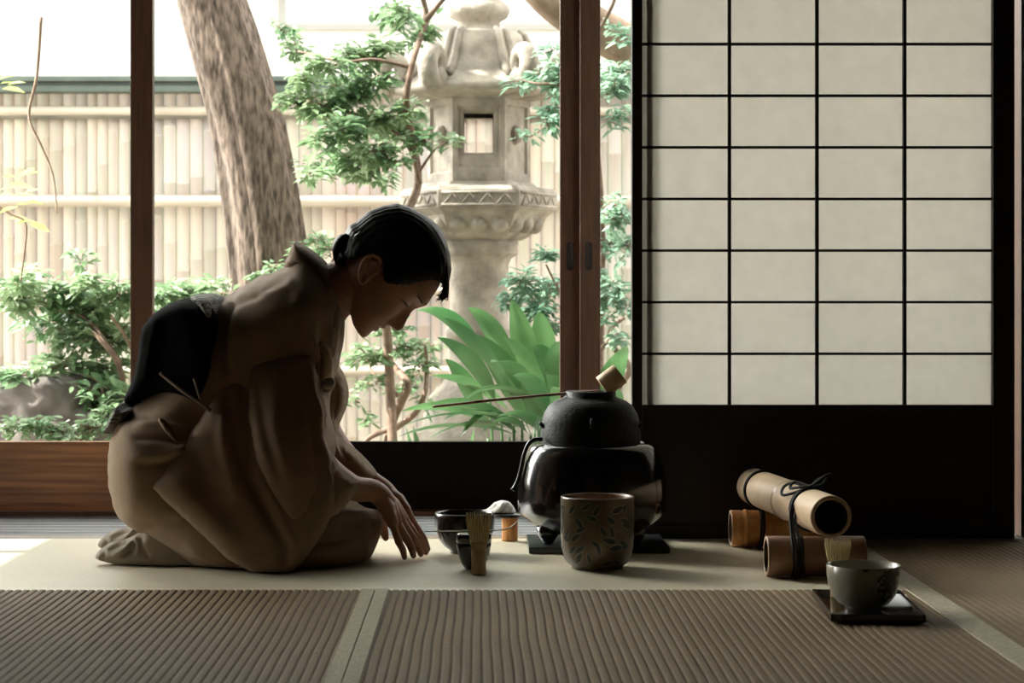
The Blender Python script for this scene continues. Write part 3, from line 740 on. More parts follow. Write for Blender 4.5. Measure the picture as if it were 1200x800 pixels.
for (b0,tp,Y,w) in [((520,540),(462,512),6.4,7),((520,540),(484,498),6.5,7),((530,540),(556,500),6.4,7),((515,540),(476,500),6.35,6)]:
    m=MB(); blade(m,Vector((xat(b0[0],Y),Y,GZ-0.02)),P(tp[0],tp[1],Y),w*1.2*Y/F,0.08,12,rnd.uniform(-.5,.5)); m.build('blade','blade',t)

# rock
def rockmesh(c,r,seed,sub=5):
    bm=bmesh.new(); bmesh.ops.create_icosphere(bm,subdivisions=sub,radius=1)
    for v in bm.verts:
        d=v.co.normalized(); k=1+0.28*noise.noise(d*1.6+Vector((seed,0,0)))+0.12*noise.noise(d*4+Vector((seed,3,0)))+0.05*noise.noise(d*11)
        v.co=Vector((d.x*r[0]*k+c[0],d.y*r[1]*k+c[1],d.z*r[2]*k+c[2]))
    bm.verts.index_update(); q=([v.co[:] for v in bm.verts],[[v.index for v in f.verts] for f in bm.faces]); bm.free(); return q
c=P(40,492,6.75); v,f=rockmesh(c,(0.30,0.25,0.17+0.0),2.2); v2=[(a,b_,z if z>c.z else c.z+(z-c.z)*3.0) for a,b_,z in v]
o=MB().add(v2,f).build('garden_rock','rock'); tag(o,'large rough grey-brown rock in the garden at the lower left of the glass','rock')
c=P(150,515,7.4); v,f=rockmesh(c,(0.17,0.16,0.13),5.1,4); v2=[(a,b_,z if z>c.z else c.z+(z-c.z)*4.0) for a,b_,z in v]
o=MB().add(v2,f).build('garden_rock','rock'); tag(o,'smaller garden rock partly behind the woman back, right of the large rock','rock')

# stone lantern
YL=7.5; cxL=P(561,0,YL).x
def zl(py): return H-(py-HY)*YL/F
S=YL/F
t=thing('stone_lantern','weathered hexagonal stone lantern with curled roof corners in the garden','stone lantern',(cxL,YL,GZ))
def hexr(th):
    a=(th+PI/6)%(PI/3)-PI/6    # flats facing +-Y: corners at 0,60..
    a=((th)%(PI/3))-PI/6
    return math.cos(PI/6)/math.cos(a)
def hexloft(prof,n=72,lift=None,round_=0.0):
    vs=[]
    for i,(r,z) in enumerate(prof):
        for j in range(n):
            th=2*PI*j/n; k=hexr(th); k=k*(1-round_)+round_*0.95
            cn=max(0,(k-0.90)/0.10); lz=(lift[i] if lift else 0)*cn**2
            vs.append((cxL+r*k*math.cos(th),YL+r*k*math.sin(th),z+lz))
    m_=len(prof); fs=[(i*n+j,i*n+(j+1)%n,(i+1)*n+(j+1)%n,(i+1)*n+j) for i in range(m_-1) for j in range(n)]
    fs+= [tuple(range(n-1,-1,-1)),tuple((m_-1)*n+j for j in range(n))]
    return vs,fs
def flat(m,v,f): m.add(v,f,False)
# finial
m=MB(); m.lathe([(0,zl(-48)),(10*S,zl(-40)),(26*S,zl(-22)),(29*S,zl(-10)),(24*S,zl(0)),(28*S,zl(2)),(35*S,zl(8)),(36.5*S,zl(14)),(33*S,zl(21)),(26*S,zl(25)),(24*S,zl(28)),(25*S,zl(34)),(30*S,zl(40)),(0,zl(41))],(cxL,YL,0),48,wob=lambda a,z:1+0.012*math.cos(a*8)); m.build('finial','stone',t)
# roof
prof=[(0.5*S,zl(38)),(50*S,zl(39)),(55*S,zl(42)),(60*S,zl(56)),(66*S,zl(71)),(74*S,zl(85)),(84*S,zl(94)),(98*S,zl(103)),(106*S,zl(107)),(105*S,zl(112)),(90*S,zl(115)),(66*S,zl(118)),(60*S,zl(119)),(1*S,zl(119))]
lift=[0,0,0,0,0,0.0,0.01,0.025,0.03,0.025,0.01,0,0,0]
v,f=hexloft(prof,72,lift); m=MB(); m.add(v,f,True)
for k in range(6):       # ridges running down to the corners
    th=k*PI/3; d=Vector((math.cos(th),math.sin(th),0))
    pr=[(46,38),(55,43),(60,56),(66,71),(74,85),(86,95)]
    for off in (-0.05,0.05):
        dd=Vector((math.cos(th+off*2),math.sin(th+off*2),0))
        m.tube([Vector((cxL,YL,zl(b_)))+dd*a*S for a,b_ in pr],[0.010,0.012,0.013,0.014,0.015,0.015],8)
rf=m.build('roof','stone',t)
for k in range(6):
    th=k*PI/3; d=Vector((math.cos(th),math.sin(th),0)); sd=Vector((-d.y,d.x,0)); b0=Vector((cxL,YL,0))+d*99*S
    m=MB(); pts=[]; rr=[]
    for i in range(22):
        q=i/21; a=-PI*0.45+q*PI*1.75; R=(16-9*q)*S
        cc=b0+Vector((0,0,zl(85))); pts.append(cc+d*math.cos(a)*R*1.1+Vector((0,0,1))*math.sin(a)*R*1.35); rr.append((12-3.5*q)*S)
    m.tube(pts,rr,12)
    m.tube([b0+Vector((0,0,zl(106)))-d*6*S,b0+Vector((0,0,zl(92)))+d*4*S],[15*S,12*S],12)
    m.build('curled_corner','stone',t)
# fire box with window openings
R=60*S; ap=R*math.cos(PI/6); zt=zl(119); zb=zl(215); m=MB()
for k in range(6):
    th=-PI/2+k*PI/3; nrm=Vector((math.cos(th),math.sin(th),0)); sd=Vector((-math.sin(th),math.cos(th),0)); hw=R/2
    cc=Vector((cxL,YL,0))
    def q(u,z,dep): return cc+nrm*(ap-dep)+sd*u+Vector((0,0,z))
    wz0=zl(182); wz1=zl(136); ww=17*S
    if k in (0,3):
        fz0=zl(200); fz1=zl(128); fw=25*S
        loops=[[(-hw,zb,0),(hw,zb,0),(hw,zt,0),(-hw,zt,0)],[(-fw,fz0,0),(fw,fz0,0),(fw,fz1,0),(-fw,fz1,0)],[(-fw+.006,fz0+.006,.014),(fw-.006,fz0+.006,.014),(fw-.006,fz1-.006,.014),(-fw+.006,fz1-.006,.014)],[(-ww-.01,wz0-.01,.014),(ww+.01,wz0-.01,.014),(ww+.01,wz1+.01,.014),(-ww-.01,wz1+.01,.014)],[(-ww,wz0,.03),(ww,wz0,.03),(ww,wz1,.03),(-ww,wz1,.03)],[(-ww,wz0,.07),(ww,wz0,.07),(ww,wz1,.07),(-ww,wz1,.07)]]
        vs=[q(*p) for L in loops for p in L]
        m.add(vs,[(i*4+j,i*4+(j+1)%4,(i+1)*4+(j+1)%4,(i+1)*4+j) for i in range(len(loops)-1) for j in range(4)],False)
    else:
        fz0=zl(205); fz1=zl(126); fw=24*S
        loops=[[(-hw,zb,0),(hw,zb,0),(hw,zt,0),(-hw,zt,0)],[(-fw,fz0,0),(fw,fz0,0),(fw,fz1,0),(-fw,fz1,0)],[(-fw+.006,fz0+.006,.01),(fw-.006,fz0+.006,.01),(fw-.006,fz1-.006,.01),(-fw+.006,fz1-.006,.01)]]
        vs=[q(*p) for L in loops for p in L]
        m.add(vs,[(i*4+j,i*4+(j+1)%4,(i+1)*4+(j+1)%4,(i+1)*4+j) for i in range(2) for j in range(4)]+[(8,9,10,11)],False)
        m.sphere(q(0,zl(160),.008),(0.03,0.03,0.035),8)
m.build('fire_box','stone',t)
# platform
prof=[(1*S,zl(215)),(64*S,zl(215)),(68*S,zl(219)),(88*S,zl(222)),(92*S,zl(226)),(92*S,zl(246)),(84*S,zl(251)),(80*S,zl(254)),(74*S,zl(266)),(58*S,zl(278)),(50*S,zl(282)),(1*S,zl(282))]
v,f=hexloft(prof,72); m=MB(); m.add(v,f,False)
for k in range(6):
    th=-PI/2+k*PI/3; nrm=Vector((math.cos(th),math.sin(th),0)); sd=Vector((-math.sin(th),math.cos(th),0)); A=92*S*math.cos(PI/6)
    for zz in (zl(229),zl(243)): m.tube([Vector((cxL,YL,zz))+nrm*A+sd*u*S for u in (-42,42)],0.006,6)
    for u in (-30,-10,10,30):
        m.tube([Vector((cxL,YL,zl(243)+0.0))+nrm*A+sd*(u-10)*S,Vector((cxL,YL,zl(230)))+nrm*A+sd*u*S,Vector((cxL,YL,zl(243)))+nrm*A+sd*(u+10)*S],0.005,6)
    for u in (-24,0,24):
        m.sphere(Vector((cxL,YL,zl(264)))+nrm*(70*S*0.87)+sd*u*S,(0.034,0.034,0.032),8)
m.build('platform','stone',t)
m=MB(); m.lathe([(0,zl(281)),(46*S,zl(281)),(47*S,zl(286)),(45*S,zl(290)),(46*S,zl(294)),(45*S,zl(299)),(38*S,zl(303)),(35*S,zl(310)),(34*S,zl(345)),(34*S,zl(375)),(37*S,zl(384)),(40*S,zl(388)),(38*S,zl(394)),(35*S,zl(400)),(35*S,zl(440)),(48*S,zl(452)),(62*S,zl(470)),(66*S,zl(500)),(80*S,zl(505)),(84*S,GZ-0.05),(0,GZ-0.05)],(cxL,YL,0),48)
m.build('shaft','stone',t)

# ================================================================== PERSON
YP=4.40; s4=YP/F
person=thing('person','woman in beige kimono with black sash, kneeling in profile, bowing with fingertips on the mat','person',G(260,654,0))
# ---- head in its own frame (pixels at the head's distance): V towards crown, U out of the face
HO=(425.0,396.0)
def HL(v,u,w):
    dx=.866*v+.5*u; dz=.5*v-.866*u
    p=P(HO[0]+dx,HO[1]-dz,YP); return Vector((p.x,YP-w*s4,p.z))
front=[(-1.5,-6),(0,0),(3,.9),(6.7,.6),(11,-.6),(14.6,-1.4),(17.7,1.5),(21.2,1.4),(23.2,-2.6),(25,2.0),(28,3.4),(32,2.0),(35.2,3),(36.4,9),(39.5,13.6),(44.8,14.6),(49.4,12.0),(55,8.2),(60.6,5),(65,2.6),(69.3,1.6),(76.9,2.8),(83.5,4.6),(94.1,-.6),(106.6,-6.6),(116,-14),(124,-24),(130,-38),(133,-52),(134,-66)]
base=[(-1.5,-6),(0,-1),(6.7,-1),(14.6,-2.5),(21,-2.5),(28,-1),(35,-1.5),(45,-3.5),(55,-4.5),(65,-4),(72,-2.5),(80,1),(87,2.4),(94.1,-.8),(106.6,-6.8),(116,-14),(124,-24),(130,-38),(133,-52),(134,-66)]
back=[(-1.5,-20),(0,-26),(6,-44),(12,-62),(18,-80),(26,-88),(34,-93),(45,-99),(60,-107),(80,-109),(98,-106),(112,-100),(122,-92),(130,-80),(133,-70),(134,-67)]
hwid=[(-1.5,7),(0,11),(6,17),(12,23),(20,29),(30,32.5),(45,35.5),(60,37.5),(80,39.5),(95,39.5),(108,37),(118,32),(126,25),(131,17),(133,10),(134,3)]
def itp(tb,x):
    return float(np.interp(x,[a for a,_ in tb],[b for _,b in tb]))
vsl=np.concatenate([np.arange(-1.5,134,0.75),[134.0]]); NR=128
vs=[]
for v in vsl:
    uf=itp(front,v); ub=itp(base,v); bk=itp(back,v); hw=itp(hwid,v); 
    cu=(ub*0.45+bk*0.55); 
    for j in range(NR):
        th=2*PI*j/NR; c_=math.cos(th); s_=math.sin(th)
        e=0.80 if c_>0 else 0.95
        w=hw*math.copysign(abs(s_)**0.9,s_)
        u=cu+(ub-cu if c_>0 else cu-bk)*math.copysign(abs(c_)**e,c_)
        if c_>0:
            # cheeks narrow the lower face towards the mouth
            sg = 4.2 if 60<v<80 else (6.3 if 34<v<48 else (4.6 if v>=48 else (11.0 if v>12 else 12)))
            sg = itp([(0,12),(14,12),(20,10),(30,9),(34,8.2),(40,7.2),(46,6.2),(52,4.8),(60,4.2),(72,6),(80,16),(90,24)],v)
            u+= (uf-ub)*math.exp(-(w/sg)**2)
            # nostril wings
            u+=4.2*math.exp(-((v-38.5)/4.5)**2)*math.exp(-((abs(w)-7.5)/3.2)**2)
            # eye socket and closed lid
            u-=3.8*math.exp(-((v-68)/7.5)**2)*math.exp(-((abs(w)-15)/9.0)**2)
            u+=3.0*math.exp(-((v-66.5)/4.2)**2)*math.exp(-((abs(w)-16)/7.0)**2)
            # cheekbone / smile fold
            u+=2.6*math.exp(-((v-46)/11)**2)*math.exp(-((abs(w)-21)/9)**2)
            u-=1.1*math.exp(-((v-30-(abs(w)-10)*-0.9)/2.2)**2)*math.exp(-((abs(w)-14)/4.5)**2)
        vs.append(HL(v,u,w))
k=len(vsl); hf=[(i*NR+j,i*NR+(j+1)%NR,(i+1)*NR+(j+1)%NR,(i+1)*NR+j) for i in range(k-1) for j in range(NR)]+[tuple(range(NR-1,-1,-1)),tuple((k-1)*NR+j for j in range(NR))]
parts=[(vs,hf)]
# ears
def ear(sg):
    out=[]
    Y=YP-sg*38.5*s4
    def E(px,py,o=0): p=P(px,py,YP); return Vector((p.x,YP-sg*(37.5+o)*s4,p.z))
    rim=[(449,309,2),(447,303,4),(441,300,6),(434,302,7.5),(428,308,8),(425,316,7.5),(424,323,6.5),(425,330,5.5),(429,333,4.5)]
    pts=spl([tuple(E(*q)) for q in rim],5); out.append(tubev(pts,[2.3*s4 if i>len(pts)*0.1 else 1.9*s4 for i in range(len(pts))],10))
    inn=[(444,309,4),(438,306,5),(433,310,5.5),(431,317,5),(433,324,4.5)]
    pts=spl([tuple(E(*q)) for q in inn],4); out.append(tubev(pts,2.0*s4,8))
    v,f=inflate([(449,308),(441,301),(432,304),(427,312),(425,322),(427,331),(432,331),(438,324),(445,318)],lambda a,b:YP-sg*(38+ (448-a)*0.18)*s4,1.6*s4,5,2.5,Tb=2.2*s4); out.append((v,f))
    out.append(sphv(E(429,329.5,5),(3.6*s4,3.0*s4,4.2*s4),8))
    out.append(sphv(E(444,318,1.5),(2.6*s4,2.6*s4,4*s4),8))
    return out
parts+=ear(1)+ear(-1)
# neck (three stations, elliptical via two tubes) and trunk inside the clothes
def ell(stn,n=28):
    """stations: (px,py,Y, r in picture plane px, half depth m)"""
    sp=spl(stn,5); vs=[]; k=len(sp)
    for i,q in enumerate(sp):
        a=sp[max(i-1,0)]; b=sp[min(i+1,k-1)]; d=np.array([b[0]-a[0],-(b[1]-a[1])]); d=d/np.linalg.norm(d); nrm=Vector((-d[1],0,d[0]))
        c=P(q[0],q[1],q[2])
        for j in range(n):
            th=2*PI*j/n; vs.append(c+nrm*math.cos(th)*q[3]*q[2]/F+Vector((0,1,0))*math.sin(th)*q[4])
    return vs,[(i*n+j,i*n+(j+1)%n,(i+1)*n+(j+1)%n,(i+1)*n+j) for i in range(k-1) for j in range(n)]+[tuple(range(n-1,-1,-1)),tuple((k-1)*n+j for j in range(n))]
parts.append(ell([(350,372,YP,46,0.075),(372,356,YP,38,0.060),(392,341,YP,33,0.054),(408,334,YP,32,0.053),(424,330,YP,30,0.052),(440,322,YP,26,0.045)]))
parts.append(ell([(240,560,4.40,60,0.14),(260,500,4.40,50,0.12),(295,430,4.40,52,0.13),(330,380,4.40,45,0.15),(352,365,4.40,36,0.10)]))
# thighs and shins (hidden in the skirt)
for y in (4.34,4.46):
    parts.append(ell([(230,575,y,38,0.07),(320,595,y,32,0.06),(390,617,y,20,0.04),(410,624,y,15,0.03)]))
    parts.append(ell([(402,632,y,14,0.03),(330,632,y,17,0.04),(230,632,y,14,0.035),(190,636,y,9,0.03)]))
def arm(pts,rr): return tubev(spl([tuple(P(*p)) for p in pts],6),[x for x in np.interp(np.linspace(0,1,(len(pts)-1)*6+1),np.linspace(0,1,len(pts)),[r*s4 for r in rr])],20)
parts.append(arm([(325,375,4.30),(335,420,4.27),(345,505,4.25),(378,548,4.27),(412,571,4.315),(438,575,4.345),(452,588,4.36),(459,602,4.37)],[26,24,22,19,15,13,12.5,9]))
parts.append(arm([(345,375,4.50),(370,430,4.53),(380,500,4.54),(408,540,4.51),(432,562,4.485),(450,574,4.475),(460,586,4.475),(467,596,4.475)],[24,23,19,16,13,12,11,9]))
# hands: palm block + fingers
def hand(wr,kn,tips,rads,th,Yo,mids):
    out=[]
    # palm : tubes from wrist to each knuckle, blended
    for kx in kn: out.append(tubev([P(*wr),P(*wr).lerp(P(*kx),0.5)+Vector((0.003,0,0.004)),P(*kx)],[11.5*s4,9.5*s4,6.4*s4],14)); out.append(sphv(P(*kx),5.4*s4,8))
    for kx,m1,tp,r in zip(kn,mids,tips,rads):
        a=P(*kx); b_=P(*tp); m_=P(*m1)
        pts=spl([tuple(a),tuple(m_),tuple(m_.lerp(b_,0.55)+Vector((0.0015,0,0.002))),tuple(b_)],6)
        rr=[r*s4*x for x in np.interp(np.linspace(0,1,len(pts)),[0,.28,.33,.4,.62,.68,.75,1],[1.06,1.0,1.08,.96,.92,.97,.88,.72])]
        out.append(tubev(pts,rr,12)); out.append(sphv(b_,rr[-1]*1.02,8))
    pts=spl([tuple(P(*p)) for p in th],6); rr=[r*s4 for r in np.interp(np.linspace(0,1,len(pts)),[0,.3,.6,.8,1],[7.5,7.0,5.4,5.6,4.0])]
    out.append(tubev(pts,rr,12)); out.append(sphv(pts[-1],4.0*s4,8))
    return out
kn=[(461,616,4.335),(466,613,4.358),(471,611,4.384),(474,609,4.412)]
md=[(467,634,4.335),(477,632,4.358),(484,631,4.386),(489,630,4.418)]
tp=[(474,652.5,4.338),(484.5,650.5,4.362),(493,648.5,4.392),(499,646.5,4.430)]
parts+=hand((444,580,4.352),kn,tp,[4.6,5.1,5.3,5.2],[(449,588,4.40),(449,602,4.43),(449,617,4.45),(452,630,4.455)],0,md)
kn=[(471,603,4.515),(474,601,4.490),(476,600,4.464),(477,599,4.445)]
md=[(483,620,4.515),(486,619,4.49),(488,619,4.468),(488,620,4.448)]
tp=[(495,638.5,4.53),(500,640.5,4.505),(501,643,4.478),(498,644.5,4.455)]
parts+=hand((453,579,4.47),kn,tp,[4.4,4.9,5.1,5.0],[(456,588,4.452),(460,600,4.440),(466,612,4.436),(472,624,4.436)],0,md)
me=remeshed(parts,0.0020,2,0.5)
def body_fn(co,nr):
    co[:,2]=np.maximum(co[:,2],0.0008); 
    # tendons / knuckle creases on the near hand
    co=creases(co,nr,[([(446,582),(455,600),(461,616)],1.6,0.0012),([(450,582),(460,598),(467,614)],1.6,0.0012),([(463,612),(464,618)],3,-0.0008)],-1)
    return co
body=finish(me,'body','skin',person,body_fn)

# face details
def strip(pts,r,name,mt,par): 
    m=MB(); sp=spl([tuple(p) for p in pts],5); m.tube(sp,r if hasattr(r,'__len__') else [r*(0.5+0.5*math.sin(PI*min(1,(i+1)/len(sp)))) for i in range(len(sp))],6); return m.build(name,mt,par)
def face_u(v,w):
    ub=itp(base,v); bk=itp(back,v); hw=itp(hwid,v); cu=ub*0.45+bk*0.55
    s_=min(1,(abs(w)/hw))**(1/0.9); c_=math.sqrt(max(0,1-s_*s_)); u=cu+(ub-cu)*c_**0.80
    u-=3.8*math.exp(-((v-68)/7.5)**2)*math.exp(-((abs(w)-15)/9.0)**2); u+=3.0*math.exp(-((v-66.5)/4.2)**2)*math.exp(-((abs(w)-16)/7.0)**2)
    return u
for sg in (1,-1):
    strip([HL(64.5-0.05*(w-16)**2*0.3,face_u(63,w)+0.9,sg*w) for w in (8,12,16,20,24,27)],0.0016,'eyelashes','lash',person)
    strip([HL(80+ (w-6)*0.12-0.012*(w-16)**2,face_u(80,w)+0.6,sg*w) for w in (7,12,17,22,27)],0.0022,'eyebrow','lash',person)

# ---- hair: larger shell over the skull, trimmed at the hairline
hfront=[(8,-70),(60,-60),(75,-28),(88,2),(94.1,1.6),(106.6,-2.5),(118,-9),(127,-19),(134,-34),(138,-50),(139.5,-64)]
hback=[(8,-80),(18,-90),(24,-101),(29,-106),(34,-104),(40,-107),(46,-114),(54,-118),(62,-117.5),(70,-119),(82,-121),(98,-118),(112,-113),(121,-104),(130,-90),(137,-75),(139.5,-66)]
hwd=[(8,20),(20,33),(30,38),(45,42),(60,43.5),(80,44.5),(95,44.5),(108,42),(118,37),(127,30),(134,21),(138,11),(139.5,3)]
vsl=np.linspace(8,139.5,150); NR=160; V2=[]
for v in vsl:
    uf=itp(hfront,v); bk=itp(hback,v); hw=itp(hwd,v); cu=uf*0.45+bk*0.55
    if v<88: uf=itp(base,v)+1.5; cu=uf*0.45+bk*0.55
    for j in range(NR):
        th=2*PI*j/NR; c_=math.cos(th); s_=math.sin(th)
        w=hw*math.copysign(abs(s_)**0.9,s_); u=cu+(uf-cu if c_>0 else cu-bk)*math.copysign(abs(c_)**(0.8 if c_>0 else 0.95),c_)
        # combed grooves running from the hairline back to the nape
        g=0.9*math.sin(w*1.15+0.05*u+2*noise.noise(Vector((u*.02,w*.05,v*.02))))+0.5*math.sin(w*2.9+u*0.03)
        g*= min(1,abs(s_)*3+0.3)
        k=1+g*0.008
        V2.append((v,cu+(u-cu)*k,w*k))
k=len(vsl)
hair_poly=np.array([(398,310),(405,304.5),(415,305),(425,303),(436,298),(448,299),(452,308),(451,322),(452,330),(465,333),(481,333),(494,330),(506,327),(516,331),(524,340),(530,335),(535,280),(500,225),(440,225),(395,260)],float)
def side(v,u): dx=.866*v+.5*u; dz=.5*v-.866*u; return (HO[0]+dx,HO[1]-dz)
keep=inside(np.array([side(v,u) for v,u,w in V2]),hair_poly)
dist=seg_dist(np.array([side(v,u) for v,u,w in V2]),hair_poly)
W3=[]
for i,(v,u,w) in enumerate(V2):
    f_=min(1,dist[i]/9.0); f_=f_*f_*(3-2*f_)
    sk=0.93+0.07*f_     # thin out towards the hairline
    lower = side(v,u)[1]>292 and abs(w)>8
    ww=w*(sk if lower else 1)
    W3.append(HL(v,u,ww))
m=MB(); fs=[]
for i in range(k-1):
    for j in range(NR):
        q=(i*NR+j,i*NR+(j+1)%NR,(i+1)*NR+(j+1)%NR,(i+1)*NR+j)
        if all(keep[a] for a in q): fs.append(q)
fs.append(tuple((k-1)*NR+j for j in range(NR)))
m.add(W3,fs)
# twisted roll at the nape and loose forelock
hair=m.build('hair','hair',person)
md_=hair.modifiers.new('thick','SOLIDIFY'); md_.thickness=0.007; md_.offset=-1
m=MB()
for kx in range(7):
    w0=-24+kx*8; pts=[HL(46,-110,w0),HL(36,-112+abs(w0)*0.12,w0*0.95),HL(27,-106+abs(w0)*0.15,w0*0.85),HL(20,-93+abs(w0)*0.2,w0*0.7)]
    m.tube(spl([tuple(p) for p in pts],5),[0.006,0.0085,0.010,0.010,0.009]*3+[0.005] if False else [0.008+0.004*math.sin(PI*i/15) for i in range(16)],10)
m.build('nape_roll','hair',hair)
m=MB()
rnd=random.Random(3)
for kx in range(70):
    w0=rnd.uniform(-30,30); v0=rnd.uniform(112,128); a0=HL(v0,itp(hfront,v0)-2,w0)
    q=rnd.uniform(0.3,1.0); 
    e0=P(rnd.uniform(519,525.5),rnd.uniform(332,343+9*q),YP); e0=Vector((e0.x,YP-w0*s4*0.9,e0.z)); e1=P(rnd.uniform(508,519),rnd.uniform(346,357),YP); e1=Vector((e1.x,e0.y,e1.z))
    pts=[a0,e0,e0.lerp(e1,rnd.uniform(0.3,1.0))]
    m.tube(spl([tuple(p) for p in pts],4),[0.0011,0.0012,0.0012,0.0012,0.001,0.001,0.0008,0.0006,0.0004],4,False)
m.build('forelock','hair',hair)
m=MB(); 
for kx in range(4): m.tube([P(414+kx*1.6,279-kx*1.3,YP-0.060+kx*0.001),P(417+kx*1.6,274-kx*1.2,YP-0.066)],0.0007,6)
m.tube([P(413,279.5,YP-0.060),P(422,273.5,YP-0.060)],0.0009,6)
m.build('hairpin','hairpin',person)

# ---- kimono
def lin(x,a,b,p,q):
    t=min(1,max(0,(x-a)/(b-a))); return p+(q-p)*t*t*(3-2*t)
K=[]
K.append(inflate([(333,312),(345,297),(372,302),(392,325),(403,350),(404,375),(402,400),(397,430),(390,450),(386,480),(394,520),(380,560),(320,600),(250,600),(180,560),(150,520),(160,470),(200,420),(240,378),(256,353),(272,345),(300,328)],4.41,lambda a,b:lin(b,300,360,0.13,0.185),62,8))
K.append(inflate([(150,480),(139,495),(130,515),(128,545),(131,575),(140,600),(152,615),(168,624),(200,640),(250,672),(330,680),(400,676),(428,662),(441,640),(447,618),(447,602),(439,597),(425,592),(405,575),(380,540),(300,500),(240,472),(190,468)],4.40,lambda a,b:lin(a,300,440,0.215,0.175),58,8))
me=remeshed(K,0.0045,14,0.5)
def kim_fn(co,nr):
    lst=[([(385,455),(379,430),(377,405),(378,370)],5,-0.007),([(392,425),(388,400),(389,380)],3.5,0.007),([(379,440),(372,415),(362,390)],5,0.009),([(384,470),(383,440),(386,415)],3.5,-0.008),([(345,340),(340,370),(335,410)],14,-0.006),
         ([(300,345),(330,340),(345,325)],6,0.006),([(260,360),(295,350),(325,335)],5,-0.005),([(275,345),(262,400),(270,440)],5,-0.010),([(268,350),(258,385),(262,420)],4,0.008),
         ([(155,500),(190,497),(225,505)],5,0.006),([(150,512),(195,515),(240,528)],5,-0.008),([(158,545),(200,540),(240,520)],6,-0.007),([(150,535),(195,533),(235,512)],5,0.006),([(160,625),(210,610),(260,600)],7,-0.006),
         ([(300,655),(360,640),(430,625)],7,-0.012),([(360,600),(405,605),(440,600)],5,0.010),([(420,650),(440,625),(444,605)],4,0.008),([(340,640),(380,615),(430,606)],6,0.009),([(432,645),(436,625),(438,608)],4,-0.008),([(210,640),(260,655),(320,660)],7,0.008)]
    co=creases(co,nr,lst,-1)
    for i in range(len(co)):
        p=co[i]; n_=noise.noise(Vector((p[0]*7,p[1]*7,p[2]*5)))*0.004+noise.noise(Vector((p[0]*19,p[1]*12,p[2]*13)))*0.0015
        co[i]=p+nr[i]*n_
    q=topx(co)
    # flatten on the mat, spreading the cloth slightly
    low=co[:,2]<0.003; co[low,2]=0.003
    return co
kim=finish(me,'kimono','kimono_cloth',person,kim_fn)
# collar standing off the nape
def collar():
    K=[inflate([(345,282.5),(352,285),(368,294),(386,311),(397,335),(404,368),(403,400),(397,425),(388,452),(381,452),(385,420),(386,390),(380,355),(366,330),(349,322),(333,313),(338,298)],lambda a,b:4.40,lambda a,b:lin(b,290,380,0.062,0.105),16,4)]
    return remeshed(K,0.003,5,0.5)
finish(collar(),'collar','kimono_cloth',person,lambda co,nr: creases(co,nr,[([(336,303),(350,310),(362,322)],3,-0.004),([(386,315),(392,360),(388,410)],4,-0.006),([(402,375),(398,410),(388,445)],2.0,-0.004)],0))
# back panel of far shoulder
K=[inflate([(255,354),(268,345),(290,332),(312,320),(318,330),(290,350),(265,365)],4.52,0.05,14,4)]
finish(remeshed(K,0.003,3),'shoulder_panel','kimono_cloth',person)
# near sleeve: hanging bag and cuffed part with the arm
YAf=lambda a,b:lin(b,430,640,4.238,4.178)
SA=inflate([(258,446),(268,438),(300,424),(332,415),(366,416),(376,450),(384,485),(379,512),(394,545),(392,600),(372,636),(352,662),(338,674),(318,676),(296,672),(266,655),(238,628),(205,598),(178,573),(176,570),(198,538),(232,494)],YAf,lambda a,b:lin(b,416,500,0.010,0.030),26,6,smooth=False)
me=remeshed([SA],0.0035,3,0.5)
def sa_fn(co,nr):
    co=creases(co,nr,[([(290,440),(288,500),(298,560),(334,632)],9,-0.012),([(268,455),(272,500),(290,560),(320,620)],7,-0.009),([(290,470),(296,520),(320,590),(350,650)],6,0.008),([(270,478),(262,520),(280,590)],9,0.007),([(310,600),(335,640),(335,668)],6,-0.006),([(200,560),(240,600),(290,650)],12,0.005),([(225,510),(240,560),(280,610)],12,-0.004)],-1)
    low=co[:,2]<0.0025; co[low,2]=0.0025
    return co
sl=finish(me,'sleeve','kimono_cloth',person,sa_fn)
YBf=lambda a,b:lin(a,345,423,4.185,4.238)+lin(b,400,560,0.046,0.0)
SB=inflate([(292,432),(300,424),(332,415),(366,416),(376,450),(384,485),(378,510),(398,545),(423.5,566),(413,584),(396,602.5),(370,612),(341,622),(328,603),(312,572),(298,535),(291,490)],YBf,lambda a,b:lin(b,400,560,0.010,0.036),20,5,smooth=False)
me=remeshed([SB],0.003,2,0.5)
finish(me,'cuff_panel','kimono_cloth',sl,lambda co,nr: creases(co,nr,[([(360,450),(371,480),(376,515),(386,550),(392,590)],4,0.007),([(352,455),(364,490),(370,530),(380,570)],5,-0.006),([(385,540),(392,565),(388,598)],4,-0.006),([(330,430),(322,500),(345,600)],10,0.005),([(300,440),(310,500),(335,580)],8,-0.004),([(364,425),(368,460),(377,495)],3,0.006)],-1))
# far sleeve
YCf=lambda a,b:lin(b,440,556,4.53,4.475)
SCv=inflate([(380,440),(393,424),(401,434),(406,445),(409,460),(407,475),(401,490),(397,503),(405,516),(422,530),(436,545),(442,556),(432,563),(415,560),(392,553),(372,520),(370,470)],YCf,0.065,11,4)
finish(remeshed([SCv],0.003,4),'sleeve','kimono_cloth',person,lambda co,nr: creases(co,nr,[([(396,440),(395,470),(388,500)],4,-0.007),([(400,500),(398,520),(412,545)],4,-0.007),([(388,470),(390,510),(400,545)],4,0.007)],-1))
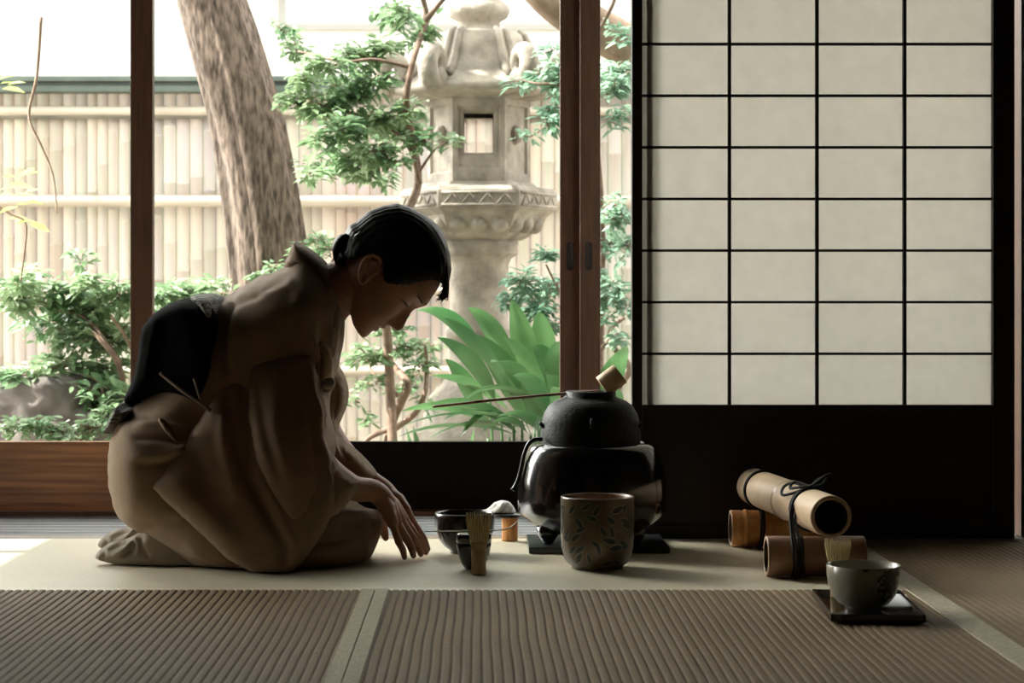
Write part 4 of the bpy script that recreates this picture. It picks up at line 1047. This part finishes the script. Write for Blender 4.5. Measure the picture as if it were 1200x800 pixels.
# front folds and knot of the sash cord at the waist
K=[inflate([(370,400),(385,395),(393,415),(391,440),(387,460),(386,485),(382,520),(370,500),(365,450)],4.36,0.10,12,4)]
finish(remeshed(K,0.003,4),'lapel','kimono_cloth',person,lambda co,nr: creases(co,nr,[([(372,410),(378,440),(376,480)],3,-0.008),([(380,405),(386,430),(384,470)],2.5,0.007),([(374,450),(380,480),(380,510)],3,0.006)],-1))
m=MB(); m.tube(spl([tuple(P(378,452,4.27)),tuple(P(384,445,4.255)),tuple(P(390,447,4.26)),tuple(P(387,456,4.262)),tuple(P(380,457,4.265))],5),0.0050,8)
m.sphere(P(384,450,4.258),(0.015,0.010,0.012),8); cordk=m.build('sash_knot','tabi_cloth',person)
# obi
OB=inflate([(257,346),(245,345),(226,347),(205,353),(185,364),(173,378),(168,392),(166,412),(161,438),(154,455),(149,466),(152,474),(168,474),(200,466),(225,472),(246,482),(256,470),(268,440),(272,400),(266,365)],4.405,lambda a,b:lin(a,170,260,0.150,0.195),18,5)
me=remeshed([OB],0.0035,4,0.5)
obi=finish(me,'sash','obi_black',person,lambda co,nr: creases(co,nr,[([(185,372),(178,400),(170,450)],5,0.006),([(215,352),(235,380),(250,430)],8,-0.007),([(240,350),(252,380),(262,410)],5,0.006)],-1))
K=[inflate([(224,348),(236,344),(252,344),(262,350),(266,372),(258,385),(246,372),(236,358)],4.40,0.196,14,4)]
finish(remeshed(K,0.003,4),'sash_scarf','obi_woven',obi)
K=[inflate([(148,466),(154,474),(168,474),(160,487),(146,499),(130,509),(127,507),(134,492),(140,478)],4.40,0.135,6,3,smooth=False)]
finish(remeshed(K,0.003,2),'sash_tail','obi_woven',obi)
m=MB(); m.tube(spl([tuple(P(a,b,Y)) for a,b,Y in ((188,437,4.243),(210,455,4.221),(232,470,4.208),(247,481,4.205))],6),0.0042,8)
m.tube(spl([tuple(P(a,b,Y)) for a,b,Y in ((228,443,4.209),(231,455,4.207),(235,468,4.205))],5),0.0030,8); m.build('sash_cord','cord_tan',obi)
# underfold below the sash
K=[inflate([(184,490),(192,491),(204,505),(214,524),(208,521),(194,507)],4.212,0.014,4,3)]
finish(remeshed(K,0.0025,2),'fold','kimono_cloth',person)
# feet in split-toed socks, soles up
def tabi(dy,ox,oy,name='sock'):
    K=[inflate([(112.5+ox,655+oy),(113+ox,648+oy),(120+ox,641+oy),(133+ox,634+oy),(150+ox,630+oy),(166+ox,621+oy),(172+ox,614+oy),(190,613+oy),(215,622+oy),(240,640),(240,672),(160+ox,666+oy),(130+ox,660+oy)],4.32+dy,lambda a,b:lin(a,115,200,0.035,0.048),16,3)]
    me=remeshed(K,0.003,4)
    def fn(co,nr):
        co=creases(co,nr,[([(120+ox,642+oy),(122+ox,650+oy),(118+ox,655+oy)],3,-0.004),([(130+ox,652+oy),(145+ox,645+oy),(158+ox,632+oy)],2.6,0.007),([(140+ox,652+oy),(152+ox,645+oy),(160+ox,635+oy)],2.6,-0.006),([(126+ox,645+oy),(140+ox,638+oy),(150+ox,635+oy)],2.5,-0.005),([(165+ox,625+oy),(166+ox,640+oy),(175+ox,655+oy)],3,-0.005),([(158+ox,628+oy),(162+ox,640+oy),(160+ox,652+oy)],2.5,0.005)],-1)
        co[:,2]=np.maximum(co[:,2],0.0015); return co
    return finish(me,name,'tabi_cloth',person,fn)
tabi(0,0,0); tabi(0.16,3,-14)

# ================================================================== TEA THINGS
# board, brazier, kettle, ladle
kx=P(694,0,4.60).x; YK=4.60; sK=YK/F
def zk(py): return H-(py-HY)*sK
bt=0.013
m=MB(); xl_=P(620,0,4.49).x; xr_=P(785,0,4.49).x
m.box((xl_,4.488,0.0),(xr_,4.745,bt),0.0012); o=m.build('brazier_board','black_board'); tag(o,'flat black board on the mat under the round brazier','board')
t=thing('brazier','big round glossy black brazier holding the iron kettle, on a black board','brazier',(kx,YK,bt))
pf=[(0,zk(622)+.0),(50*sK,zk(622)),(61*sK,zk(621)),(66*sK,zk(616)),(84*sK,zk(602)),(87*sK,zk(597)),(87.5*sK,zk(585)),(86.5*sK,zk(560)),(82*sK,zk(540)),(77*sK,zk(527)),(73*sK,zk(521)),(66*sK,zk(518)),(62*sK,zk(518)),(60.5*sK,zk(520)),(60*sK,zk(526)),(72*sK,zk(545)),(76*sK,zk(590)),(56*sK,zk(612)),(0,zk(614))]
m=MB(); m.lathe(pf,(kx,YK,0),96); body_=m.build('bowl','lacquer',t,weld=True)
for a in (205,-35,90):
    d=Vector((math.cos(math.radians(a)),math.sin(math.radians(a)),0)); b0=Vector((kx,YK,0))+d*58*sK; sd=Vector((-d.y,d.x,0))
    m=MB(); m.tube([b0+Vector((0,0,zk(614))),b0+Vector((0,0,zk(624))),b0+Vector((0,0,zk(632))),b0+Vector((0,0,bt+0.0005))],[0.026,0.023,0.012,0.009],16); m.build('leg','lacquer',t)
m=MB()
pr=[(636,514.5),(626,515),(619,521),(614,534),(610.5,550),(607,563),(603,571),(601,574.5)]
sp=spl([tuple(P(a,b_,4.60-0.045)) for a,b_ in pr],6)
m.tube(sp,[0.0048]*(len(sp)-5)+[0.005,0.006,0.0068,0.0068,0.0045],10); m.build('rim_flange','lacquer',body_)
t=thing('kettle','round black cast iron kettle sitting in the brazier, a wooden ladle lying across its mouth','kettle',(kx,YK,zk(560)))
x2=P(692,0,YK).x
pk=[(0,zk(575)),(30*sK,zk(574)),(50*sK,zk(565)),(58.5*sK,zk(545)),(58.5*sK,zk(519)),(58.3*sK,zk(508)),(57.0*sK,zk(493)),(54.5*sK,zk(484)),(49*sK,zk(475)),(42*sK,zk(469.5)),(33*sK,zk(466)),(29.5*sK,zk(464)),(29.5*sK,zk(459)),(28*sK,zk(458)),(26*sK,zk(459)),(26*sK,zk(467)),(45*sK,zk(478)),(53*sK,zk(500)),(52*sK,zk(540)),(0,zk(565))]
m=MB(); m.lathe(pk,(x2,YK,0),96); kb=m.build('vessel','iron',t,weld=True)
for sg in (1,-1):
    m=MB(); c=Vector((x2+sg*54.5*sK,YK-0.02,zk(497))); m.tube([c+Vector((sg*0.002,-0.012,-.004)),c+Vector((sg*0.009,-0.006,.003)),c+Vector((sg*0.009,0.006,.003)),c+Vector((sg*0.002,0.012,-.004))],0.004,8); m.build('lug','iron',t)
c=Vector((x2-2*sK,YK-58.0*sK,zk(492)))
m=MB(); m.tube([c+Vector((0,0.003,.008)),c+Vector((0,-0.006,.004)),c+Vector((0,-0.006,-.006)),c+Vector((0,0.003,-.010))],0.003,8); m.build('lug','iron',t)
# ladle
t=thing('ladle','bamboo ladle with square-looking cup lying across the kettle mouth','ladle',P(708,460,YK))
yl=YK-0.01
m=MB(); hp=[(507,476.5),(545,472.5),(560,470.5),(600,466.5),(650,462),(702,458)]
sp=spl([tuple(P(a,b_,yl)) for a,b_ in hp],5); rr=[0.0030+0.0004*i/len(sp) for i in range(len(sp))]; rr[9]=0.0038; rr[10]=0.0042; rr[11]=0.0036
m.tube(sp,rr,8); m.build('handle','bamboo_smoked',t)
ca=P(706.5,437,yl); cb=P(727,454.5,yl)     # axis ends: mouth upper-left? bottom lower-right
ax=Vector((0.66,0,0.0)); 
p1=P(706.2,452.8,yl); p2=P(726.8,437.5,yl); A=(p2-p1).normalized(); L=(p2-p1).length; R0=13.3*sK
m=MB(); m.lathe([(0,0),(R0*0.98,0),(R0,0.001),(R0,L-0.001),(R0*0.98,L),(R0*0.88,L),(R0*0.87,0.004),(0,0.004)],p1,48,axis=A)
m.build('cup','bamboo_light',t,weld=True)

# kettle lid on a bamboo rest with folded cloth
YD=4.735; sD=YD/F
xc=P(597.5,0,YD).x
t=thing('lid_rest','short bright orange bamboo cylinder holding the kettle lid','lid rest',(xc,YD,0))
zt=H-(605.5-HY)*sD
m=MB(); m.lathe([(0.0145,0.0),(0.0185,0.0),(0.0188,0.002),(0.0188,zt-0.002),(0.0182,zt),(0.0145,zt),(0.0142,zt-0.01),(0.0142,0.01),(0.0145,0.0)],(xc,YD,0),40); m.build('tube','bamboo_orange',t)
m=MB(); m.lathe([(0,zt*0.5-.002),(0.0146,zt*0.5-.002),(0.0146,zt*0.5+.002),(0,zt*0.5+.002)],(xc,YD,0),24); m.build('node_wall','bamboo_inside',t)
t=thing('kettle_lid','thin round black kettle lid lying on the orange bamboo rest','lid',(xc-0.006,YD,zt))
xl2=xc-0.010
m=MB(); m.lathe([(0,zt+.0008),(0.036,zt+.0008),(0.039,zt+0.003),(0.039,zt+0.0065),(0.036,zt+0.0085),(0.012,zt+0.010),(0,zt+0.010)],(xl2,YD,0),48); m.build('disc','black_ceramic',t)
cm=[]
cz=zt+0.010
K=[]
for (dx,dy,dz,rx,ry,rz) in [(-0.022,0,0.004,0.026,0.022,0.007),(-0.006,0.002,0.009,0.022,0.022,0.010),(0.006,-0.002,0.014,0.018,0.020,0.014),(0.010,0.003,0.010,0.018,0.018,0.013),(-0.036,0,0.001,0.014,0.014,0.005),(-0.010,-0.006,0.012,0.016,0.008,0.009)]:
    K.append(sphv((xl2+dx+0.006,YD+dy,cz+dz),(rx,ry,rz),10))
K=[inflate([(562,602),(564,597),(571,595),(577,591),(580,587.5),(588,586),(597,587.5),(601,593),(604,599),(603,603.5),(590,604),(572,604)],YD,0.022,9,2)]
me=remeshed(K,0.0016,5)
def cl(co,nr):
    q=topx(co)
    for i in range(len(co)):
        p=co[i]; co[i]=p+nr[i]*noise.noise(Vector((p[0]*60,p[1]*60,p[2]*60)))*0.002
    co=creases(co,nr,[([(566,600),(578,594),(584,588)],1.6,-0.004),([(576,602),(586,595),(590,588)],1.6,0.004),([(586,603),(592,596),(596,589)],1.4,-0.005),([(594,603),(599,597),(600,592)],1.4,0.003)],-1)
    co[:,2]=np.maximum(co[:,2],np.where(np.hypot(co[:,0]-xl2,co[:,1]-YD)<0.04,cz+0.0005,cz-0.012)); return co
o=finish(me,'tea_cloth','linen_white',None,cl); tag(o,'small crumpled white linen cloth lying on the black kettle lid','cloth')

# black tea bowl, caddy, whisk, scoop
YW=4.50; xw=P(544,0,YW).x
t=thing('tea_bowl','wide black tea bowl with rounded foot, behind the bamboo whisk','tea bowl',(xw,YW,0))
m=MB(); m.lathe([(0,0.004),(0.024,0.004),(0.026,0.0004),(0.030,0.0004),(0.031,0.006),(0.045,0.016),(0.058,0.033),(0.0645,0.050),(0.066,0.065),(0.0655,0.082),(0.0645,0.0885),(0.0625,0.089),(0.061,0.084),(0.061,0.060),(0.052,0.036),(0.030,0.014),(0,0.012)],(xw,YW,0),72,wob=lambda a,z:1+0.010*math.sin(3*a+1)*min(1,z*20)+0.005*math.sin(7*a))
m.build('bowl','black_ceramic',t,weld=True)
YN=4.235; xn=P(555.3,0,YN).x; zn=H-(624-HY)*YN/F
t=thing('tea_caddy','small round black lacquered tea caddy in front of the wide black bowl','tea caddy',(xn,YN,0))
m=MB(); m.lathe([(0,0.0006),(0.018,0.0006),(0.020,0.002),(0.026,0.012),(0.032,0.028),(0.0355,0.048),(0.0358,zn-0.020),(0,zn-0.020)],(xn,YN,0),64); m.build('body','lacquer',t,weld=True)
m=MB(); m.lathe([(0.0352,zn-0.0198),(0.0364,zn-0.0195),(0.0362,zn-0.004),(0.0345,zn-0.001),(0.030,zn),(0,zn+0.0004)],(xn,YN,0),64); m.build('lid','lacquer',t,weld=True)
def whisk(x,y,h,r,label,z0=0.0005,n=26,seed=2,grp=None):
    t=thing('tea_whisk',label,'whisk',(x,y,z0)); rnd=random.Random(seed); hh=h*0.42
    m=MB(); m.lathe([(0,z0),(r*0.55,z0),(r*0.62,z0+0.001),(r*0.60,z0+hh*0.5),(r*0.62,z0+hh),(0,z0+hh)],(x,y,0),28); m.build('handle','bamboo_light',t)
    m=MB()
    for k in range(n):
        a=2*PI*k/n+rnd.uniform(-.03,.03); d=Vector((math.cos(a),math.sin(a),0)); rr=r*rnd.uniform(0.93,1.04)
        pts=[Vector((x,y,z0+hh*0.96))+d*r*0.56,Vector((x,y,z0+h*0.52))+d*r*0.64,Vector((x,y,z0+h*0.72))+d*rr*0.84,Vector((x,y,z0+h*0.90))+d*rr*0.99,Vector((x,y,z0+h*rnd.uniform(0.97,1.0)))+d*rr*0.97]
        m.tube(spl([tuple(p) for p in pts],3),[r*0.075]*6+[r*0.065]*4+[r*0.045]*3,6)
    for k in range(14):
        a=2*PI*k/14; d=Vector((math.cos(a),math.sin(a),0)); rr=r*rnd.uniform(0.25,0.4)
        pts=[Vector((x,y,z0+hh*0.96))+d*r*0.4,Vector((x,y,z0+h*0.55))+d*r*0.42,Vector((x,y,z0+h*0.94))+d*rr]
        m.tube([tuple(p) for p in pts],r*0.05,5)
    m.build('tines','bamboo_tine',t)
    m=MB()
    for q in (0.0,0.0016,0.0032): m.tube([Vector((x+math.cos(2*PI*j/24)*r*0.66,y+math.sin(2*PI*j/24)*r*0.66,z0+h*0.50+q)) for j in range(25)],0.0008,5)
    m.build('binding','cord_black',t)
    return t
whisk(P(561,0,4.155).x,4.155,0.125,0.0245,'bamboo tea whisk standing on the mat in front of the black caddy')
t=thing('tea_scoop','long thin pale bamboo tea scoop lying level across the black caddy','tea scoop',P(550,622,4.225))
sc=[(497.5,622.3),(530,622),(560,621.3),(585,621),(596,618.5),(603,614),(606,611)]
m=MB(); sp=spl([tuple(P(a,b_,4.225+0.0)) for a,b_ in sc],6)
zmin=zn+0.0025
vs=[]; n=6
for i,q in enumerate(sp):
    w=0.0028+0.0018*max(0,(i-24)/12); z=max(q[2],zmin if abs(q[0]-xn)<0.04 else q[2])
    for j in range(n):
        a=2*PI*j/n; vs.append((q[0],q[1]+math.cos(a)*w,z+math.sin(a)*0.0013))
k=len(sp); m.add(vs,[(i*n+j,i*n+(j+1)%n,(i+1)*n+(j+1)%n,(i+1)*n+j) for i in range(k-1) for j in range(n)]+[tuple(range(n-1,-1,-1)),tuple((k-1)*n+j for j in range(n))])
m.build('shaft','scoop_bamboo',t)

# tall patterned cup in front
YC=4.255; xc=P(700,0,YC).x; sC=YC/F
t=thing('tea_cup','tall brown glazed cup with dark bamboo-leaf pattern, in front of the brazier','cup',(xc,YC,0))
def zc(py): return H-(py-HY)*sC
ztop=zc(581)
pc=[(0,0.004),(26*sC,0.004),(27*sC,0.0005),(30*sC,0.0005),(30.5*sC,0.005),(35*sC,0.011),(39.5*sC,0.024),(42*sC,0.045),(42.8*sC,0.075),(42.6*sC,0.110),(42.9*sC,ztop-0.004),(43.0*sC,ztop-0.001),(41.8*sC,ztop)]
def rad(z): return float(np.interp(z,[p[1] for p in pc[5:]],[p[0] for p in pc[5:]]))
m=MB(); m.lathe(pc,(xc,YC,0),96)
m.cur=3; m.lathe([(41.8*sC,ztop),(39.8*sC,ztop),(39.0*sC,ztop-0.004),(38.8*sC,ztop-0.04),(36*sC,0.03),(22*sC,0.012),(0,0.010)],(xc,YC,0),96)
rnd=random.Random(9)
def leafdec(a0,z0,ang,L,B,lift,mi,grow=1.0):
    m.cur=mi; vs=[]; N=8
    for i in range(N+1):
        s=i/N; hw=B*math.sin(PI*s**0.8)**0.9*0.5*grow; l=(s-0.5)*L*(1 if grow==1 else 1.06)
        for k in (-1,1):
            u=l*math.cos(ang)-k*hw*math.sin(ang); v=l*math.sin(ang)+k*hw*math.cos(ang)
            z=min(max(z0+v,0.013),ztop-0.006); r=rad(z)+lift; a=a0+u/r; vs.append((xc+r*math.cos(a),YC+r*math.sin(a),z))
    m.add(vs,[(2*i,2*i+1,2*i+3,2*i+2) for i in range(N)])
for k in range(84):
    a0=2*PI*(k%14+0.5*((k//14)%2))/14+rnd.uniform(-.12,.12); z0=0.022+0.021*(k//14)+rnd.uniform(-.007,.007); ang=rnd.choice([0.35,2.4,2.0,2.7,1.1,0.5])+rnd.uniform(-.25,.25); L=rnd.uniform(0.024,0.034); B=L*0.36
    leafdec(a0,z0,ang,L,B,0.0004,2,1.28); leafdec(a0,z0,ang,L,B,0.0008,1)
m.build('cup_body',['cup_glaze','cup_leaf','cup_leaf_edge','cup_rim'],t)

# bamboo tubes
def bamboo(name,label,a,b,r,mt,nodes,cords,cat='bamboo tube'):
    a=Vector(a); b=Vector(b); L=(b-a).length; A=(b-a).normalized()
    t=thing(name,label,cat,(a+b)/2)
    pr=[(r*0.80,0.0),(r*0.985,0.0),(r,0.0015)]; 
    zs=np.linspace(0.004,L-0.004,60)
    for z in zs:
        rr=r
        for nd in nodes:
            d=(z-nd*L); rr+=0.0022*math.exp(-(d/0.004)**2)-0.0012*math.exp(-((d+0.008)/0.003)**2)
        pr.append((rr,float(z)))
    for nd in nodes:
        for q in (-0.009,-0.006,-0.003,0,0.003,0.006): 
            z=nd*L+q; pr.append((r+0.0022*math.exp(-(q/0.004)**2)-0.0012*math.exp(-((q+0.008)/0.003)**2),z))
    body_p=sorted([p for p in pr[3:]],key=lambda p:p[1]); pr=pr[:3]+body_p+[(r,L-0.0015),(r*0.985,L),(r*0.80,L)]
    m=MB(); m.lathe(pr,a,64,axis=A); m.build('culm',mt,t,weld=False)
    m=MB(); m.lathe([(r*0.985,L),(r*0.985,L+0.0004),(r*0.80,L+0.0004),(r*0.80,L-0.002)],a,64,axis=A); m.build('cut_end','bamboo_cut',t); m=MB(); m.lathe([(r*0.985,0),(r*0.985,-0.0004),(r*0.80,-0.0004),(r*0.80,0.002)],a,64,axis=A); m.build('cut_end','bamboo_cut',t)
    m=MB(); m.lathe([(r*0.80,0),(r*0.79,0.02),(r*0.79,L*0.35),(0,L*0.352),(0,L*0.356),(r*0.79,L*0.358),(r*0.79,L-0.02),(r*0.80,L)],a,48,axis=A); m.build('hollow','bamboo_inside',t)
    U=A.orthogonal().normalized(); W=A.cross(U)
    for (z,n_) in cords:
        m=MB()
        for q in range(n_):
            m.tube([a+A*(z*L+q*0.0065+0.003*math.sin(2*PI*j/32))+(U*math.cos(2*PI*j/32)+W*math.sin(2*PI*j/32))*(r+0.0022) for j in range(33)],0.0028,6)
        m.build('cord','cord_black',t)
    return t
r0=0.0405
zq=r0+0.0005
g1=P(898,0,4.12); g2=P(1012,0,4.12)
bamboo('bamboo_tube','dark brown bamboo tube lying level in front, bound with black cord, under the diagonal tube',(g1.x,4.12,zq),(g2.x,4.12,zq),r0,'bamboo_smoked',[],[(0.30,2)])
g1=P(856,0,4.62); g2=P(957,0,4.62)
bamboo('bamboo_tube','orange-brown bamboo tube lying level at the back, leftmost of the three bamboo tubes',(g1.x,4.62,zq),(g2.x,4.62,zq),r0,'bamboo_orange',[0.17],[(0.32,2)])
zz=3*r0+0.004
a=Vector((P(974,0,4.03).x,4.03,zz+0.004)); b=Vector((P(884,0,4.70).x,4.70,zz+0.002))
tt=bamboo('bamboo_tube','pale bamboo tube lying diagonally on top of the other two, its hollow end facing forward',a,b,r0+0.001,'bamboo_aged',[0.50],[(0.22,3),(0.86,2)])
# bow and hanging tails
m=MB(); A=(b-a).normalized()
c=a+A*(b-a).length*0.23+Vector((0,0,r0+0.004))
def w3(px,py,Y): return tuple(P(px,py,Y))
Yb=c.y
pts=[w3(936,583,Yb-0.02),w3(925,577,Yb),w3(920,560,Yb+.03),w3(940,565,Yb+.02),w3(947,573,Yb),w3(936,583,Yb-0.02)]
lp1=[c,c+Vector((-0.028,0.03,0.008)),c+Vector((-0.040,0.02,-0.004)),c+Vector((-0.018,-0.01,0.002)),c]
lp2=[c,c+Vector((0.018,0.03,0.012)),c+Vector((0.034,0.03,0.018)),c+Vector((0.022,0.0,0.006)),c]
lp3=[c+Vector((-0.004,0,0)),c+Vector((-0.030,0.05,0.004)),c+Vector((-0.046,0.07,-0.006)),c+Vector((-0.050,0.04,-0.02)),c]
for lp in (lp1,lp2,lp3): m.tube(spl([tuple(p) for p in lp],6),0.0030,7)
m.tube(spl([tuple(c),tuple(c+Vector((0.03,0.02,0.020))),tuple(c+Vector((0.045,0.03,0.024)))],6),0.0030,7)
m.sphere(c,0.007,8)
m.build('cord','cord_black',tt)
m=MB()
for dx in (-0.012,-0.004,0.006):
    m.tube(spl([(c.x-0.030+dx,c.y-0.02,c.z-0.03),(c.x-0.043+dx*.6,c.y-0.045,c.z-0.06),(c.x-0.042+dx,4.12-r0-0.004,0.058),(c.x-0.040+dx,4.12-r0-0.006,0.030),(c.x-0.037+dx*1.5,4.12-r0-0.004,0.004)],6),0.0027,7)
m.build('cord_tail','cord_black',tt)

# tray with bowl, whisk and folded paper
tx,ty=0.691,3.672; tw,td=0.162,0.305; ra=-math.atan2(0.017,0.30)
t=thing('tray','small black lacquered rectangular tray with raised rim, on the mat at the lower right','tray',(tx,ty,0))
R_=Matrix.Rotation(ra,4,'Z'); 
def rt(v): return tuple(R_@Vector(v)+Vector((tx,ty,0)))
m=MB()
def rbox(m,a,b,bev):
    q=MB(); q.box(a,b,bev); m.add([rt(v) for v in q.v],q.f,False)
rbox(m,(-tw/2,-td/2,0.003),(tw/2,td/2,0.008),0.001)
m.build('base','lacquer',t); 
m=MB()
for a_,b_ in (((-tw/2,-td/2,0.003),(tw/2,-td/2+0.006,0.016)),((-tw/2,td/2-0.006,0.003),(tw/2,td/2,0.016)),((-tw/2,-td/2,0.003),(-tw/2+0.006,td/2,0.016)),((tw/2-0.006,-td/2,0.003),(tw/2,td/2,0.016))): rbox(m,a_,b_,0.001)
m.build('rim','lacquer',t)
for sx in (-1,1):
    for sy in (-1,1):
        m=MB(); rbox(m,(sx*(tw/2-0.02)-0.008,sy*(td/2-0.02)-0.008,0.0),(sx*(tw/2-0.02)+0.008,sy*(td/2-0.02)+0.008,0.0032),0.0005); m.build('foot','lacquer',t)
xb=P(1012,0,3.645).x; yb=3.645; z0=0.0084
t=thing('tea_bowl','pale grey-green tea bowl with dark painted foliage, standing on the black tray','tea bowl',(xb,yb,z0))
zr=H-(661-HY)*yb/F
pb=[(0,z0+.004),(0.026,z0+.004),(0.028,z0),(0.032,z0),(0.0325,z0+0.004),(0.045,z0+0.010),(0.056,z0+0.024),(0.062,z0+0.044),(0.0645,z0+0.060),(0.0655,zr-0.001),(0.0645,zr)]
m=MB(); wob=lambda a,z:1+0.008*math.sin(2*a+1)+0.004*math.sin(5*a)
m.lathe(pb,(xb,yb,0),80,wob=wob); m.lathe([(0.0645,zr),(0.0625,zr-0.0005),(0.0605,zr-0.012),(0.050,z0+0.022),(0.024,z0+0.010),(0,z0+0.009)],(xb,yb,0),80,wob=wob)
def rad2(z): return float(np.interp(z,[p[1] for p in pb[4:]],[p[0] for p in pb[4:]]))
rnd=random.Random(4); m.cur=1
for k in range(150):
    a0=-PI/2+rnd.gauss(0.62,0.17); z0_=z0+0.070-abs(rnd.gauss(0,0.024)); 
    if k>148: a0=-PI/2+rnd.uniform(-1.0,0.2); z0_=zr-0.003
    ang=rnd.uniform(0,PI); L=rnd.uniform(0.009,0.016); vs=[]
    for i in range(5):
        s=i/4; hw=L*0.22*math.sin(PI*max(0.05,min(.95,s)))
        for kk in (-1,1):
            u=(s-.5)*L*math.cos(ang)-kk*hw*math.sin(ang); v=(s-.5)*L*math.sin(ang)+kk*hw*math.cos(ang)
            z=min(max(z0_+v,z0+0.012),zr-0.001); a=a0+u/0.065; r=(rad2(z)+0.0005)*wob(a,z); vs.append((xb+r*math.cos(a),yb+r*math.sin(a),z))
    m.add(vs,[(2*i,2*i+1,2*i+3,2*i+2) for i in range(4)])
m.build('bowl',['bowl_glaze','bowl_paint'],t)
whisk(P(982,0,3.775).x,3.775,0.108,0.0225,'bamboo tea whisk standing on the tray behind the pale grey bowl',0.0084,26,6)
m=MB(); q=MB()
pts=[G(1040,697,.009),G(1062,698,.009),G(1067,712.5,.009),G(1026,713.5,.009)]
vs=[(p.x,p.y,0.0084) for p in pts]+[(p.x,p.y,0.0100) for p in pts]
m.add(vs,[(3,2,1,0),(4,5,6,7),(0,1,5,4),(1,2,6,5),(2,3,7,6),(3,0,4,7)],False)
m.add([(v[0]*0.98+0.02*vs[0][0]+0.001,v[1]*0.97+0.03*vs[0][1],v[2]+0.0017) for v in vs],[(3,2,1,0),(4,5,6,7),(0,1,5,4),(1,2,6,5),(2,3,7,6),(3,0,4,7)],False)
o=m.build('folded_paper','paper_white'); tag(o,'folded white paper lying on the black tray beside the pale bowl','paper')

# ================================================================== LIGHT
w=bpy.data.worlds.new('World'); SC.world=w; w.use_nodes=True; n=w.node_tree.nodes; l=w.node_tree.links
bg=n['Background']; tc=n.new('ShaderNodeTexCoord'); sp_=n.new('ShaderNodeSeparateXYZ'); cr=n.new('ShaderNodeValToRGB')
l.new(tc.outputs['Generated'],sp_.inputs[0]); l.new(sp_.outputs['Z'],cr.inputs['Fac'])
cr.color_ramp.elements[0].color=(1.0,0.965,0.91,1); cr.color_ramp.elements[1].color=(0.97,0.97,0.96,1)
l.new(cr.outputs['Color'],bg.inputs['Color']); gd=Vector((-0.80,0.55,0.42)).normalized()
nm_=n.new('ShaderNodeVectorMath'); nm_.operation='NORMALIZE'; l.new(tc.outputs['Generated'],nm_.inputs[0])
dt=n.new('ShaderNodeVectorMath'); dt.operation='DOT_PRODUCT'; dt.inputs[1].default_value=gd; l.new(nm_.outputs[0],dt.inputs[0])
mxx=n.new('ShaderNodeMath'); mxx.operation='MAXIMUM'; mxx.inputs[1].default_value=0.0; l.new(dt.outputs['Value'],mxx.inputs[0])
pw_=n.new('ShaderNodeMath'); pw_.operation='POWER'; pw_.inputs[1].default_value=22.0; l.new(mxx.outputs[0],pw_.inputs[0])
ma=n.new('ShaderNodeMath'); ma.operation='MULTIPLY_ADD'; ma.inputs[1].default_value=32.0; ma.inputs[2].default_value=2.5; l.new(pw_.outputs[0],ma.inputs[0])
l.new(ma.outputs[0],bg.inputs['Strength'])
sun=bpy.data.lights.new('sun','SUN'); sun.energy=10; sun.angle=math.radians(0.6); sun.color=(1.0,0.96,0.88)
so=bpy.data.objects.new('sun',sun); COL.objects.link(so)
d=Vector((0.70,0.05,-0.80)); so.rotation_euler=d.to_track_quat('-Z','Y').to_euler()

cam=bpy.data.cameras.new('camera'); co_=bpy.data.objects.new('camera',cam); COL.objects.link(co_); SC.camera=co_
co_.location=(0,0,H); co_.rotation_euler=(PI/2,0,0); cam.sensor_width=36; cam.lens=36*F/1200
cam.shift_x=(600-CX)/1200; cam.shift_y=-(400-HY)/1200
cam.dof.use_dof=True; cam.dof.focus_distance=4.35; cam.dof.aperture_fstop=8.0
cam.clip_start=0.05; cam.clip_end=200
SC.view_settings.view_transform='Standard'; SC.view_settings.look='None'; SC.view_settings.exposure=0.88; SC.view_settings.gamma=1.0
SC.view_settings.use_curve_mapping=False
SC.cycles.max_bounces=10; SC.cycles.diffuse_bounces=5; SC.cycles.transparent_max_bounces=12; SC.cycles.sample_clamp_indirect=6; SC.cycles.use_denoising=True
